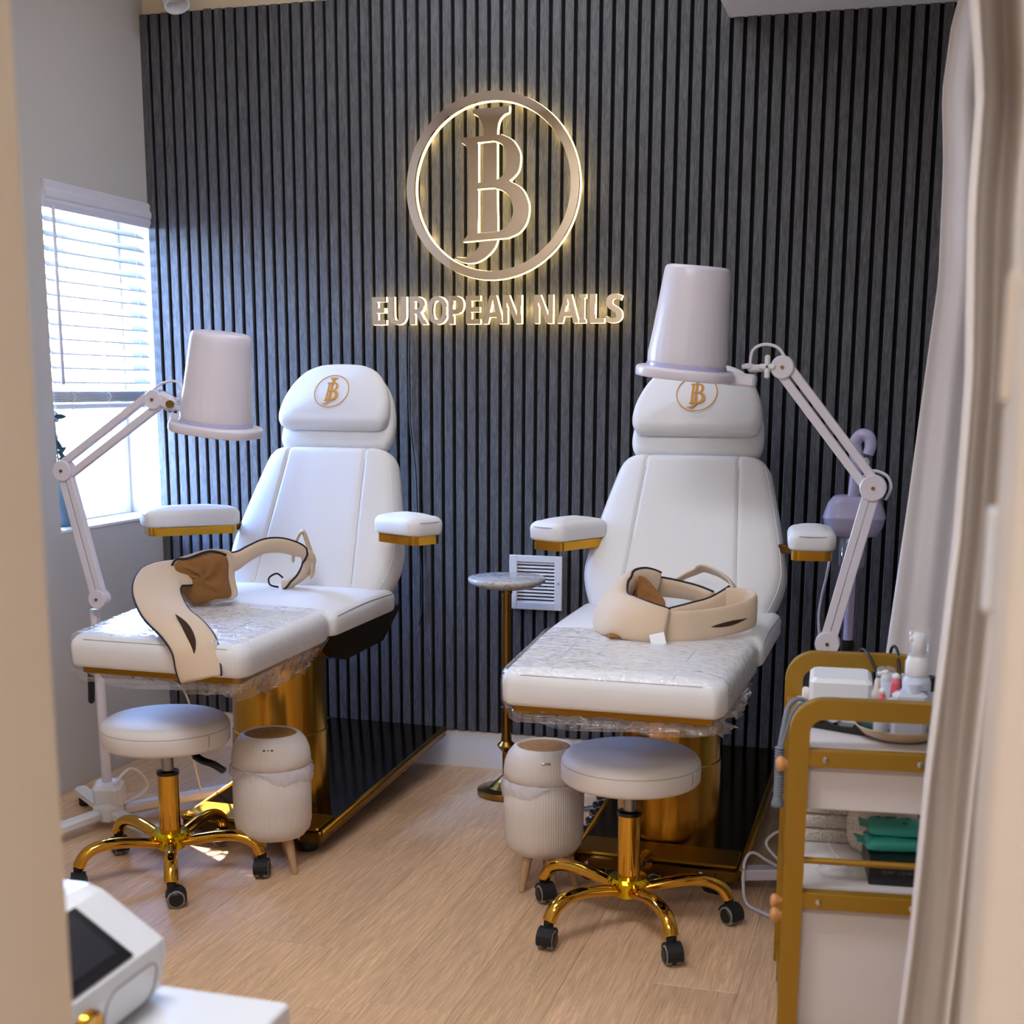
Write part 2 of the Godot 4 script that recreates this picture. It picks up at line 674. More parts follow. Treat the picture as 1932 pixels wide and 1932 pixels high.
# ---------------------------------------------------------------- camera, daylight, lamps
func light_and_camera() -> void:
	var cam := Camera3D.new()
	cam.name = "Camera"
	add_child(cam)
	cam.transform = Transform3D(Basis(Vector3(0.960205, 0.003950, -0.279269), Vector3(-0.057271, 0.981437, -0.183033), Vector3(0.273362, 0.191744, 0.942607)).orthonormalized(), Vector3(2.578973, 1.308350, 4.365303))
	cam.projection = Camera3D.PROJECTION_FRUSTUM
	cam.near = 0.05
	cam.far = 100.0
	cam.size = 0.05 * 1932.0 / 2562.6
	cam.frustum_offset = Vector2(0.0, 0.05 * (1227.99 - 966.0) / 2562.6)
	cam.current = true
	var lens := CameraAttributesPhysical.new()
	lens.frustum_focal_length = 28.0
	lens.frustum_focus_distance = 3.9
	lens.exposure_aperture = 2.8
	lens.frustum_near = 0.05
	lens.frustum_far = 100.0
	cam.attributes = lens

	var env := Environment.new()
	var sky := Sky.new()
	var sm := ProceduralSkyMaterial.new()
	sm.sky_top_color = Color(0.42, 0.62, 0.95)
	sm.sky_horizon_color = Color(0.74, 0.86, 1.0)
	sm.sky_curve = 0.25
	sm.ground_horizon_color = Color(0.70, 0.80, 0.92)
	sm.ground_bottom_color = Color(0.45, 0.48, 0.50)
	sm.sky_energy_multiplier = 6.0
	sm.ground_energy_multiplier = 4.5
	sky.sky_material = sm
	env.background_mode = Environment.BG_SKY
	env.sky = sky
	env.tonemap_mode = Environment.TONE_MAPPER_LINEAR
	env.tonemap_exposure = 1.0
	env.sdfgi_enabled = true
	env.ssao_enabled = true
	env.ssil_enabled = true
	var we := WorldEnvironment.new()
	we.name = "Environment"
	we.environment = env
	add_child(we)

	# sun that comes steeply through the open lower part of the window
	var sun := DirectionalLight3D.new()
	sun.name = "sun"
	add_child(sun)
	sun.look_at_from_position(Vector3(-0.60, 1.15, -0.12), Vector3(0.0, 0.28, 0.26))
	sun.light_color = Color(1.0, 0.95, 0.88)
	sun.light_energy = 12.0
	sun.light_angular_distance = 0.5
	sun.shadow_enabled = true
	sun.sky_mode = DirectionalLight3D.SKY_MODE_LIGHT_ONLY

	# daylight entering through the window opening
	var day := AreaLight3D.new()
	day.name = "daylight_window"
	add_child(day)
	day.area_size = Vector2(0.60, 1.05)
	day.position = Vector3(-0.20, 1.38, 0.315)
	day.rotation = Vector3(0, -PI / 2.0, 0)
	day.light_color = Color(0.62, 0.80, 1.0)
	day.light_energy = 0.50
	day.light_size = 0.5
	day.shadow_enabled = true

# ---------------------------------------------------------------- room
const ROOM_X := 2.95
const DOOR_Z := 3.36
const CEIL := 2.78

func solid(called: String, label: String, boxes: Array, m: Material) -> Node3D:
	var st := mb()
	for b in boxes:
		bx(st, b[0], b[1])
	var o := MeshInstance3D.new()
	o.name = called
	o.mesh = done(st)
	o.material_override = m
	add_child(o)
	o.set_meta("kind", "structure")
	o.set_meta("label", label)
	return o

func build_room() -> void:
	# floor: boards one by one on a screed
	var fl := setting("floor", "pale oak laminate floor with boards running towards the slatted wall")
	var st := mb()
	bx(st, Vector3(-0.2, -0.12, -0.2), Vector3(3.4, -0.012, 7.2))
	part(st, "screed", mat(Color(0.25, 0.2, 0.16), 0.9), fl)
	var pw := 0.19
	var col := 0
	var x := 0.002
	while x < ROOM_X:
		var z := 0.003 - rng.randf() * 1.2
		while z < 4.9:
			var L := 1.25
			var z0 := maxf(z, 0.003)
			var z1 := minf(z + L, 4.9)
			if z1 - z0 > 0.03:
				part_mesh(plank_mesh(x, x + pw - 0.0005, z0, z1 - 0.0005), "plank", M.planks[rng.randi() % 4], fl)
			z += L
		x += pw
		col += 1
	st = mb()
	bx(st, Vector3(-0.1, -0.012, 4.9), Vector3(3.3, 0.0, 7.1))
	part(st, "hall_floor", M.planks[0], fl)

	# slatted wall
	var wb := setting("wall_back", "charcoal wood slat panelling over black felt with painted wall above")
	st = mb()
	bx(st, Vector3(-0.2, 0, -0.2), Vector3(3.2, CEIL + 0.02, -0.008))
	part(st, "plaster", M.paint_warm, wb)
	st = mb()
	bx(st, Vector3(0.0, 0.13, -0.008), Vector3(2.93, 2.53, 0.003))
	part(st, "felt_backing", M.felt, wb)
	var variants := []
	for v in 4:
		var s2 := mb()
		box(s2, Vector3(0.0278, 2.40 - 0.0015 * v, 0.012), Transform3D.IDENTITY, 0.0012)
		variants.append(done(s2))
	for i in 73:
		if i * 0.04 + 0.028 > 2.93:
			break
		var s := part_mesh(variants[rng.randi() % 4], "slat", M.slat, wb)
		s.position = Vector3(i * 0.04 + 0.0139, 1.33 + rng.randf_range(-0.001, 0.001), 0.009)

	var bb := solid("baseboard_back", "white gloss baseboard under the slatted wall", [[Vector3(0, 0, -0.008), Vector3(2.93, 0.128, 0.004)]], M.white_gloss)
	# left wall with the window opening: z 0.012 .. 0.625, y 0.85 .. 1.918
	solid("wall_left", "off-white painted wall with the window", [
		[Vector3(-0.2, -0.05, -0.2), Vector3(0, 0.85, 3.5)],
		[Vector3(-0.2, 1.918, -0.2), Vector3(0, CEIL + 0.02, 3.5)],
		[Vector3(-0.2, 0.85, 0.625), Vector3(0, 1.918, 3.5)],
		[Vector3(-0.2, 0.85, -0.2), Vector3(0, 1.918, 0.004)]], M.paint)
	solid("wall_right", "painted wall behind the curtains", [[Vector3(ROOM_X, -0.05, -0.2), Vector3(ROOM_X + 0.15, CEIL + 0.02, 3.5)]], M.paint)
	solid("wall_front", "painted wall with the doorway", [
		[Vector3(-0.2, -0.05, DOOR_Z), Vector3(1.81, CEIL + 0.02, DOOR_Z + 0.12)],
		[Vector3(2.66, -0.05, DOOR_Z), Vector3(3.2, CEIL + 0.02, DOOR_Z + 0.12)],
		[Vector3(1.81, 2.12, DOOR_Z), Vector3(2.66, CEIL + 0.02, DOOR_Z + 0.12)]], M.paint_warm)
	solid("wall_hall", "painted walls of the corridor outside the room", [
		[Vector3(-0.2, -0.05, 7.0), Vector3(3.4, CEIL + 0.02, 7.15)],
		[Vector3(-0.35, -0.05, DOOR_Z + 0.12), Vector3(-0.2, CEIL + 0.02, 7.15)],
		[Vector3(3.4, -0.05, DOOR_Z), Vector3(3.55, CEIL + 0.02, 7.15)]], M.paint_hall)
	solid("ceiling", "white ceiling", [[Vector3(-0.35, CEIL, -0.2), Vector3(3.55, CEIL + 0.12, 7.15)]], M.ceiling)
	solid("trim_1", "grey boxed-in soffit above the right end of the slatted wall", [[Vector3(1.985, 2.39, 0.004), Vector3(ROOM_X, CEIL, 3.3)]], M.soffit)
	# door frame near the camera
	var d := setting("door_1", "cream doorway frame the picture is taken through")
	st = mb()
	bx(st, Vector3(1.790, 0, DOOR_Z - 0.012), Vector3(1.862, 2.13, DOOR_Z + 0.132), 0.004)
	part(st, "jamb", M.jamb, d)
	st = mb()
	bx(st, Vector3(2.640, 0, DOOR_Z - 0.012), Vector3(2.71, 2.13, DOOR_Z + 0.132), 0.004)
	part(st, "jamb", M.jamb_white, d)
	st = mb()
	bx(st, Vector3(1.790, 2.10, DOOR_Z - 0.012), Vector3(2.71, 2.16, DOOR_Z + 0.132), 0.004)
	part(st, "head", M.jamb, d)
	window()

func plank_mesh(x0: float, x1: float, z0: float, z1: float) -> ArrayMesh:
	var st := SurfaceTool.new()
	st.begin(Mesh.PRIMITIVE_TRIANGLES)
	var off := Vector2(rng.randf(), rng.randf())
	var b := 0.0005
	var rows := [[0.0, -0.012], [0.0, -b], [b, 0.0]]
	var pr := []
	for r in rows:
		pr.append([Vector3(x0 + r[0], r[1], z0 + r[0]), Vector3(x1 - r[0], r[1], z0 + r[0]), Vector3(x1 - r[0], r[1], z1 - r[0]), Vector3(x0 + r[0], r[1], z1 - r[0])])
	var quads := []
	for i in 2:
		for j in 4:
			var k := (j + 1) % 4
			quads.append([pr[i][j], pr[i][k], pr[i + 1][k], pr[i + 1][j]])
	quads.append([pr[2][0], pr[2][1], pr[2][2], pr[2][3]])
	st.set_smooth_group(0xFFFFFFFF)
	for q in quads:
		for t in [[0, 1, 2], [0, 2, 3]]:
			for k in t:
				var p: Vector3 = q[k]
				st.set_uv(Vector2((p.x - x0) / 0.19 + off.x, p.z / 1.25 + off.y))
				st.add_vertex(p)
	st.generate_normals()
	return st.commit()

func window() -> void:
	var w := setting("window_1", "overexposed window with white frame beside the slatted wall")
	var st := mb()
	# frame set back in the reveal
	for b in [[0.004, 0.035, 0.85, 1.918], [0.592, 0.625, 0.85, 1.918], [0.035, 0.592, 0.85, 0.885], [0.035, 0.592, 1.885, 1.918], [0.535, 0.560, 0.885, 1.885]]:
		bx(st, Vector3(-0.165, b[2], b[0]), Vector3(-0.125, b[3], b[1]), 0.004)
	part(st, "window_frame", M.plastic_white, w)
	st = mb()
	bx(st, Vector3(-0.149, 0.87, 0.02), Vector3(-0.145, 1.90, 0.61))
	part(st, "pane", M.pane, w)
	st = mb()
	bx(st, Vector3(-0.125, 0.838, 0.004), Vector3(0.004, 0.852, 0.625), 0.003)
	part(st, "sill", M.white_gloss, w)
	# venetian blind hung inside the reveal
	var v := thing("venetian_blind", "white venetian blind half lowered with tilted slats in the window", "blind", Vector3(0, 1.85, 0.314))
	st = mb()
	var prof := [[-0.006, 0.070], [0.004, 0.070], [0.010, 0.062], [0.008, 0.046], [0.014, 0.038], [0.014, 0.020], [0.009, 0.014], [0.011, 0.004], [0.004, -0.012], [-0.006, -0.012]]
	var rings := []
	for z in [-0.306, 0.306]:
		var r := PackedVector3Array()
		for p in prof:
			r.append(Vector3(p[0], p[1], z))
		rings.append(r)
	add_tris(st, rings_tris(rings), Transform3D.IDENTITY, -1)
	part(st, "valance", M.valance, v)
	st = mb()
	bx(st, Vector3(-0.06, 0.012, -0.30), Vector3(-0.008, 0.066, 0.30), 0.003)
	part(st, "head_rail", M.plastic_white, v)
	st = mb()
	sheet(st, 8, 2, func(a, b): return Vector3((a - 0.5) * 0.050, 0.003 * (1.0 - pow(2.0 * a - 1.0, 2.0)), (b - 0.5) * 0.575), 0.0026)
	var slat := done(st)
	for i in 12:
		var s := part_mesh(slat, "blind_slat", M.blind, v)
		s.position = Vector3(-0.034, -0.040 - i * 0.0445, 0)
		s.rotation = Vector3(0, 0, -0.48)
	for i in 7:
		var s := part_mesh(slat, "blind_slat", M.blind, v)
		s.position = Vector3(-0.034, -0.584 + 0.0052 * (i - 3), 0.002 * (i % 3))
		s.rotation = Vector3(0, 0, -0.06)
	st = mb()
	bx(st, Vector3(-0.060, -0.622, -0.2875), Vector3(-0.008, -0.606, 0.2875), 0.003)
	part(st, "bottom_rail", M.blind, v)
	for z in [-0.225, 0.0, 0.205]:
		st = mb()
		for xx in [-0.060, -0.007]:
			tube(st, PackedVector3Array([Vector3(xx, 0.01, z), Vector3(xx, -0.3, z + 0.001), Vector3(xx, -0.60, z)]), 0.0011, 6)
		tube(st, smooth_path([Vector3(-0.005, -0.545, z), Vector3(0.008, -0.565, z + 0.014), Vector3(0.004, -0.585, z - 0.010), Vector3(0.010, -0.598, z + 0.016), Vector3(0.006, -0.612, z + 0.006), Vector3(0.002, -0.628, z + 0.012)]), 0.0016, 6)
		part(st, "ladder_cord", M.plastic_white, v)
	st = mb()
	tube(st, PackedVector3Array([Vector3(0.010, 0.0, 0.268), Vector3(0.012, -0.28, 0.270), Vector3(0.012, -0.545, 0.270)]), 0.0052, 8)
	part(st, "tilt_wand", M.valance, v)
	# vase with dry leaves on the sill
	var va := thing("vase", "slate blue vase with dark leaves standing on the window sill", "vase", Vector3(-0.06, 0.852, 0.525))
	st = mb()
	lathe(st, [[0.028, 0.0], [0.034, 0.006], [0.036, 0.05], [0.032, 0.10], [0.022, 0.14], [0.017, 0.17], [0.020, 0.178], [0.014, 0.175], [0.012, 0.12]], Transform3D.IDENTITY, 28)
	part(st, "body", M.vase, va)
	st = mb()
	tube(st, smooth_path([Vector3(0.033, 0.125, -0.002), Vector3(0.040, 0.09, -0.006), Vector3(0.038, 0.05, -0.012), Vector3(0.036, 0.03, -0.026)]), 0.006, 8, 0.001)
	part(st, "white_crescent", M.plastic_white, va, "white crescent mark on the vase")
	st = mb()
	for i in 5:
		tube(st, smooth_path([Vector3(0, 0.15, 0), Vector3(0.005 * (i - 2), 0.24, 0.008 * (i - 1)), Vector3(0.010 * (i - 2), 0.37, 0.016 * (i - 1))]), 0.0016, 5)
	part(st, "stems", M.leaf, va)
	for i in 22:
		st = mb()
		var q := i % 5
		var h := 0.19 + 0.20 * float(i) / 22.0
		var t := (h - 0.15) / 0.22
		var c := Vector3(0.010 * (q - 2) * t, h, 0.016 * (q - 1) * t)
		var dir := Vector3(rng.randf_range(-0.4, 0.4), rng.randf_range(-0.7, 0.2), rng.randf_range(-0.9, 0.5)).normalized()
		var side := dir.cross(Vector3(1, 0, 0.2)).normalized()
		sheet(st, 4, 4, func(a, b): return c + dir * b * 0.05 + side * (a - 0.5) * 0.018 * sin(PI * clampf(b, 0.05, 0.97)), 0.0006)
		part(st, "leaf", M.leaf, va)

# ---------------------------------------------------------------- ceiling lamps
func ceiling_spot(at: Vector3, aim: Vector3, energy: float, label: String, col := Color(1.0, 0.96, 0.92), lit := true) -> void:
	var o := thing("ceiling_spotlight", label, "spotlight", at, 0.0, "ceiling spotlights")
	var st := mb()
	cyl(st, Vector3(0, CEIL - at.y, 0), Vector3(0, CEIL - at.y - 0.02, 0), 0.045, 24)
	cyl(st, Vector3(0, CEIL - at.y - 0.02, 0), Vector3(0, 0.03, 0), 0.008, 12)
	part(st, "stem", M.plastic_white, o)
	var d := (aim - at).normalized()
	st = mb()
	lathe_hard(st, [[0.030, -0.06], [0.040, -0.05], [0.042, 0.09], [0.036, 0.09], [0.034, 0.05]], frame(Vector3.ZERO, d), 28)
	part(st, "shade", M.plastic_white, o)
	if lit:
		st = mb()
		lathe_hard(st, [[0.030, 0.064], [0.031, 0.066], [0.031, 0.070], [0.028, 0.072]], frame(Vector3.ZERO, d), 24)
		part(st, "bulb", M.bulb, o)
		var l := SpotLight3D.new()
		l.name = "spot_light"
		o.add_child(l)
		l.position = d * 0.10
		l.look_at_from_position(at + d * 0.10, at + d * 1.1, Vector3(0.01, 0.02, 1.0))
		l.spot_angle = 62.0
		l.spot_angle_attenuation = 0.7
		l.spot_range = 9.0
		l.spot_attenuation = 2.0
		l.light_size = 0.035
		l.light_color = col
		l.light_energy = energy
		l.shadow_enabled = true

func ceiling_panel(at: Vector3, size: Vector2, energy: float, col: Color, label: String) -> void:
	var o := thing("ceiling_panel_lamp", label, "ceiling lamp", at)
	var st := mb()
	box(st, Vector3(size.x + 0.04, 0.03, size.y + 0.04), X(Vector3(0, -0.015, 0)), 0.006)
	part(st, "frame", M.plastic_white, o)
	st = mb()
	box(st, Vector3(size.x, 0.006, size.y), X(Vector3(0, -0.033, 0)))
	var m := M.bulb.duplicate() as StandardMaterial3D
	m.emission = col
	m.emission_energy_multiplier = 1.2
	part(st, "diffuser", m, o)
	var l := AreaLight3D.new()
	l.name = "panel_light"
	o.add_child(l)
	l.area_size = size
	l.position = Vector3(0, -0.045, 0)
	l.rotation = Vector3(-PI / 2.0, 0, 0)
	l.light_color = col
	l.light_energy = energy
	l.area_range = 9.0
	l.shadow_enabled = true

func lamps() -> void:
	ceiling_spot(Vector3(0.165, 2.60, 0.085), Vector3(0.75, 1.2, 0.5), 0.0, "small white ceiling spotlight in the upper corner above the slatted wall", Color.WHITE, false)
	ceiling_panel(Vector3(1.50, CEIL, 1.00), Vector2(1.1, 0.16), 0.50, Color(0.92, 0.95, 1.0), "long flat ceiling lamp above the gap between the chairs")
	ceiling_panel(Vector3(1.20, CEIL, 0.42), Vector2(0.9, 0.12), 0.45, Color(0.93, 0.95, 1.0), "narrow ceiling lamp close to the slatted wall")
	ceiling_panel(Vector3(1.50, CEIL, 2.85), Vector2(1.0, 0.50), 3.5, Color(0.92, 0.95, 1.0), "flat ceiling lamp inside the room near the doorway")
	ceiling_panel(Vector3(2.3, CEIL, 5.2), Vector2(1.2, 0.6), 4.6, Color(0.97, 0.965, 0.96), "flat ceiling lamp in the corridor")

# ---------------------------------------------------------------- illuminated logo and lettering
const SG := 1.0 / 1916.0

func sp(x: float, y: float) -> Vector2:
	return Vector2((x - 866.0) * SG, (670.0 - y) * SG)

func logo_b() -> Array:
	var o := []
	for p in [[680, 386], [930, 376]]:
		o.append(sp(p[0], p[1]))
	var outer := PackedVector2Array(o)
	outer.append_array(curve2([sp(930, 376), sp(1000, 410), sp(1042, 470), sp(1050, 525), sp(1036, 590), sp(985, 643)], 6))
	outer.append_array(curve2([sp(988, 648), sp(1060, 690), sp(1098, 760), sp(1105, 820), sp(1088, 890), sp(1044, 945), sp(975, 974)], 6))
	outer.append_array(PackedVector2Array([sp(690, 991)]))
	outer.append_array(curve2([sp(690, 985), sp(706, 968), sp(722, 945), sp(726, 900)], 4))
	outer.append_array(curve2([sp(726, 480), sp(720, 455), sp(706, 430), sp(682, 412)], 4))
	var h1 := PackedVector2Array([sp(785, 416), sp(880, 411)])
	h1.append_array(curve2([sp(890, 411), sp(935, 430), sp(962, 470), sp(972, 525), sp(960, 580), sp(930, 622), sp(890, 640)], 5))
	h1.append(sp(785, 649))
	var h2 := PackedVector2Array([sp(785, 684), sp(880, 681)])
	h2.append_array(curve2([sp(890, 681), sp(950, 702), sp(993, 750), sp(1008, 815), sp(996, 870), sp(960, 915), sp(910, 936)], 5))
	h2.append(sp(785, 942))
	return [outer, h1, h2]

func logo_j() -> PackedVector2Array:
	var o := PackedVector2Array([sp(745, 222), sp(972, 212), sp(972, 238)])
	o.append_array(curve2([sp(968, 248), sp(935, 262), sp(910, 292), sp(900, 330)], 5))
	o.append_array(curve2([sp(896, 380), sp(896, 700), sp(900, 900), sp(898, 985), sp(870, 1040), sp(820, 1085), sp(760, 1112), sp(690, 1112), sp(622, 1085)], 5))
	o.append_array(curve2([sp(640, 1078), sp(690, 1082), sp(735, 1068), sp(775, 1030), sp(800, 985), sp(808, 930)], 5))
	o.append_array(curve2([sp(812, 700), sp(814, 380), sp(812, 330), sp(800, 300), sp(776, 262), sp(748, 246)], 5))
	return o

func ring_mesh(st: SurfaceTool, r0: float, r1: float, z0: float, z1: float, segs := 96) -> void:
	lathe_hard(st, [[r0, z0], [r1, z0], [r1, z1], [r0, z1], [r0, z0 + 0.0001]], Transform3D(Basis(Vector3(1, 0, 0), PI / 2.0), Vector3.ZERO), segs)

func grown(p: PackedVector2Array, d: float) -> PackedVector2Array:
	var r := Geometry2D.offset_polygon(p, d, Geometry2D.JOIN_ROUND)
	return r[0] if r.size() else p

func logo_letter(st: SurfaceTool, which: int, grow: float, d: float, z: float) -> void:
	if which == 0:
		var j := logo_j()
		extrude(st, grown(j, grow) if grow != 0.0 else j, d, X(Vector3(0, 0, z)))
	else:
		var b := logo_b()
		var outer: PackedVector2Array = b[0]
		var h1: PackedVector2Array = b[1]
		var h2: PackedVector2Array = b[2]
		if grow != 0.0:
			outer = grown(outer, grow)
			h1 = grown(h1, -grow)
			h2 = grown(h2, -grow)
		extrude(st, with_hole(with_hole(outer, h1), h2), d, X(Vector3(0, 0, z)))

func glow_light(at: Vector3, energy: float, parent: Node3D) -> void:
	var l := OmniLight3D.new()
	l.name = "halo_light"
	parent.add_child(l, true)
	l.position = at
	l.light_color = Color(1.0, 0.86, 0.55)
	l.light_energy = energy
	l.omni_range = 5.0
	l.omni_attenuation = 2.0
	l.light_size = 0.02
	l.shadow_enabled = true

func build_sign() -> void:
	var o := thing("logo_sign", "mirror gold round logo sign of a circled J and B with warm halo light", "sign", Vector3(1.258, 1.926, 0))
	var st := mb()
	ring_mesh(st, 0.2585, 0.2855, 0.050, 0.066)
	part(st, "ring", M.mirror, o)
	st = mb()
	ring_mesh(st, 0.2570, 0.2868, 0.036, 0.050)
	part(st, "ring_glow", M.glow, o)
	for w in 2:
		st = mb()
		logo_letter(st, w, 0.0, 0.010, 0.052 if w == 0 else 0.066)
		part(st, ["letter_j", "letter_b"][w], M.mirror, o)
		st = mb()
		logo_letter(st, w, 0.0014, 0.012, 0.040 if w == 0 else 0.054)
		part(st, "letter_glow", M.glow, o)
	for k in 4:
		st = mb()
		var a := PI / 4.0 + PI / 2.0 * k
		cyl(st, Vector3(cos(a) * 0.272, sin(a) * 0.272, 0.012), Vector3(cos(a) * 0.272, sin(a) * 0.272, 0.038), 0.004, 10)
		part(st, "spacer", M.steel, o)
	for k in 10:
		var a := TAU * k / 10.0
		glow_light(Vector3(cos(a) * 0.272, sin(a) * 0.272, 0.028), 0.004, o)
	# lettering under the circle
	var t := thing("sign_lettering", "rose gold halo-lit letters reading EUROPEAN NAILS below the round logo", "sign", Vector3(0.846, 1.503, 0))
	var f := SystemFont.new()
	f.font_names = PackedStringArray(["Droid Sans"])
	f.font_weight = 700
	var word := "EUROPEAN NAILS"
	var px := 0.0
	var adv := [0.0590, 0.0715, 0.0655, 0.0690, 0.0600, 0.0560, 0.0690, 0.0740, 0.0300, 0.0755, 0.0720, 0.0345, 0.0510, 0.0520]
	var wd := [0.046, 0.058, 0.060, 0.063, 0.050, 0.046, 0.070, 0.060, 0.0, 0.060, 0.070, 0.020, 0.045, 0.052]
	for i in word.length():
		var ch := word[i]
		if ch != " ":
			var tm := TextMesh.new()
			tm.font = f
			tm.font_size = 96
			tm.pixel_size = 0.0013
			tm.depth = 0.011
			tm.curve_step = 2.0
			tm.text = ch
			var bb := tm.get_aabb()
			var sx: float = wd[i] / bb.size.x
			var sy: float = 0.089 / bb.size.y
			var ms := mb()
			ms.append_from(tm, 0, Transform3D(Basis.from_scale(Vector3(sx, sy, 1.0)), Vector3(wd[i] / 2.0 - sx * bb.get_center().x, 0.0445 - sy * bb.get_center().y, 0.0)))
			var face := ms.commit()
			var lt := part_mesh(face, "letter", M.mirror, t)
			lt.position = Vector3(px, 0, 0.058)
			var gl := part_mesh(face, "letter_glow", M.glow, lt)
			gl.position = Vector3(0.0005, -0.0005, -0.013)
			gl.scale = Vector3(1.015, 1.01, 1.0)
		px += adv[i]
	for k in 7:
		glow_light(Vector3(0.06 + 0.118 * k, 0.045, 0.028), 0.0022, t)

func logo_print(parent: Node3D, xf: Transform3D, s: float, dir_label: String) -> void:
	# the same emblem, embroidered flat on a head cushion
	var st := mb()
	var k := Transform3D(Basis(xf.basis.x * s, xf.basis.y * s, xf.basis.z), xf.origin)
	lathe_hard(st, [[0.272, 0.0], [0.2855, 0.0], [0.2855, 0.0012], [0.272, 0.0012], [0.272, 0.0001]], k * Transform3D(Basis(Vector3(1, 0, 0), PI / 2.0), Vector3.ZERO), 64)
	extrude(st, logo_j(), 0.0012, k)
	var b := logo_b()
	extrude(st, with_hole(with_hole(b[0], b[1]), b[2]), 0.0018, k)
	part(st, "logo", M.embroidery, parent, dir_label)

# ---------------------------------------------------------------- treatment chairs
func d_outline(hw: float, L: float, low: float) -> PackedVector2Array:
	# straight lower edge with round corners, arched upper edge; y runs up from -L/2
	var r := []
	var b := -L / 2.0
	for p in [[-0.80, 0.0], [-0.93, 0.03], [-1.0, 0.14], [-1.0, 0.30], [-0.955, 0.48], [-0.84, 0.70], [-0.66, 0.88], [-0.42, 0.975], [-0.2, 1.0], [0.0, 1.005]]:
		r.append(Vector2(p[0] * hw, b + p[1] * L))
	var left := curve2(r, 4)
	var out := PackedVector2Array()
	for p in left:
		out.append(p)
	for i in range(left.size() - 2, -1, -1):
		out.append(Vector2(-left[i].x, left[i].y))
	for i in range(1, 9):
		out.append(Vector2(lerpf(0.80 * hw, -0.80 * hw, i / 9.0), b))
	return out

func back_w(v: float) -> float:
	var w := 0.0
	if v < 0.3:
		w = lerpf(0.235, 0.286, sin(v / 0.3 * PI / 2.0))
	else:
		w = lerpf(0.286, 0.205, pow((v - 0.3) / 0.7, 1.25))
	if v > 0.90:
		var q := (v - 0.90) / 0.10
		w -= 0.048 * (1.0 - sqrt(maxf(0.0, 1.0 - q * q)))
	return w

const BACK_L := 0.505
func back_front(x: float, v: float) -> float:
	var w := back_w(v)
	var e := clampf((w - absf(x)) / 0.045, 0.0, 1.0)
	var t := clampf(minf(v, 1.0 - v) * BACK_L / 0.030, 0.0, 1.0)
	var h := 0.058 * sqrt(maxf(0.0, 1.0 - pow(1.0 - e, 2.4))) * sqrt(maxf(0.0, 1.0 - pow(1.0 - t, 2.4)))
	h += 0.012 * (1.0 - pow(absf(x) / w, 2.0)) * e * t
	var sx := back_seam(v)
	h -= 0.007 * exp(-pow((absf(x) - sx) / 0.0045, 2.0))
	h += 0.005 * exp(-pow((absf(x) - sx) / 0.03, 2.0)) * e * t
	return h

func back_seam(v: float) -> float:
	return lerpf(0.165, 0.128, v)

func make_back(st: SurfaceTool) -> void:
	var nv := 40
	var front := []
	var rear := []
	for j in nv + 1:
		var v := float(j) / nv
		v = 0.5 - 0.5 * cos(PI * v) if j > 0 and j < nv else v
		var w := back_w(v)
		var sx := back_seam(v)
		var xs := [-1.0]
		var xa := [w, w - 0.004, w - 0.010, w - 0.02, w - 0.035, (w - 0.035 + sx + 0.012) / 2.0, sx + 0.012, sx + 0.006, sx + 0.003, sx, sx - 0.003, sx - 0.006, sx - 0.012, sx * 0.66, sx * 0.33, 0.0]
		xs.clear()
		for a in xa:
			xs.append(-a)
		for i in range(xa.size() - 2, -1, -1):
			xs.append(xa[i])
		var fr := PackedVector3Array()
		var rr := PackedVector3Array()
		for x in xs:
			fr.append(Vector3(x, v * BACK_L, back_front(x, v)))
			var e := clampf((w - absf(x)) / 0.03, 0.0, 1.0)
			var t := clampf(minf(v, 1.0 - v) * BACK_L / 0.03, 0.0, 1.0)
			rr.append(Vector3(x, v * BACK_L, -0.050 * sqrt(maxf(0.0, 1.0 - pow(1.0 - minf(e, t), 2.0)))))
		front.append(fr)
		rear.append(rr)
	var tv := PackedVector3Array()
	for j in nv:
		for i in front[0].size() - 1:
			tv.append_array(PackedVector3Array([front[j][i], front[j + 1][i], front[j + 1][i + 1], front[j][i], front[j + 1][i + 1], front[j][i + 1]]))
			tv.append_array(PackedVector3Array([rear[j][i], rear[j + 1][i + 1], rear[j + 1][i], rear[j][i], rear[j][i + 1], rear[j + 1][i + 1]]))
	add_tris(st, tv)

const FILM := [[-1.0, 0.010], [-1.0, 0.055], [-0.985, 0.075], [-0.94, 0.088], [-0.80, 0.0915], [-0.55, 0.0935], [-0.3, 0.0945], [0.0, 0.095], [0.3, 0.0945], [0.55, 0.0935], [0.80, 0.0915], [0.94, 0.088], [0.985, 0.075], [1.0, 0.055], [1.0, 0.010], [0.9, -0.024], [0.45, -0.028], [0.0, -0.030], [-0.45, -0.028], [-0.9, -0.024], [-1.0, 0.010]]
func film_section(t: float) -> Vector2:
	# half of the points lie on the upper side
	var f := t * 20.0
	f = (t / 0.75 * 14.0) if t < 0.75 else 14.0 + (t - 0.75) / 0.25 * 6.0
	var k := mini(int(f), 19)
	var a: Array = FILM[k]
	var b: Array = FILM[k + 1]
	return Vector2(lerpf(a[0], b[0], f - k), lerpf(a[1], b[1], f - k))

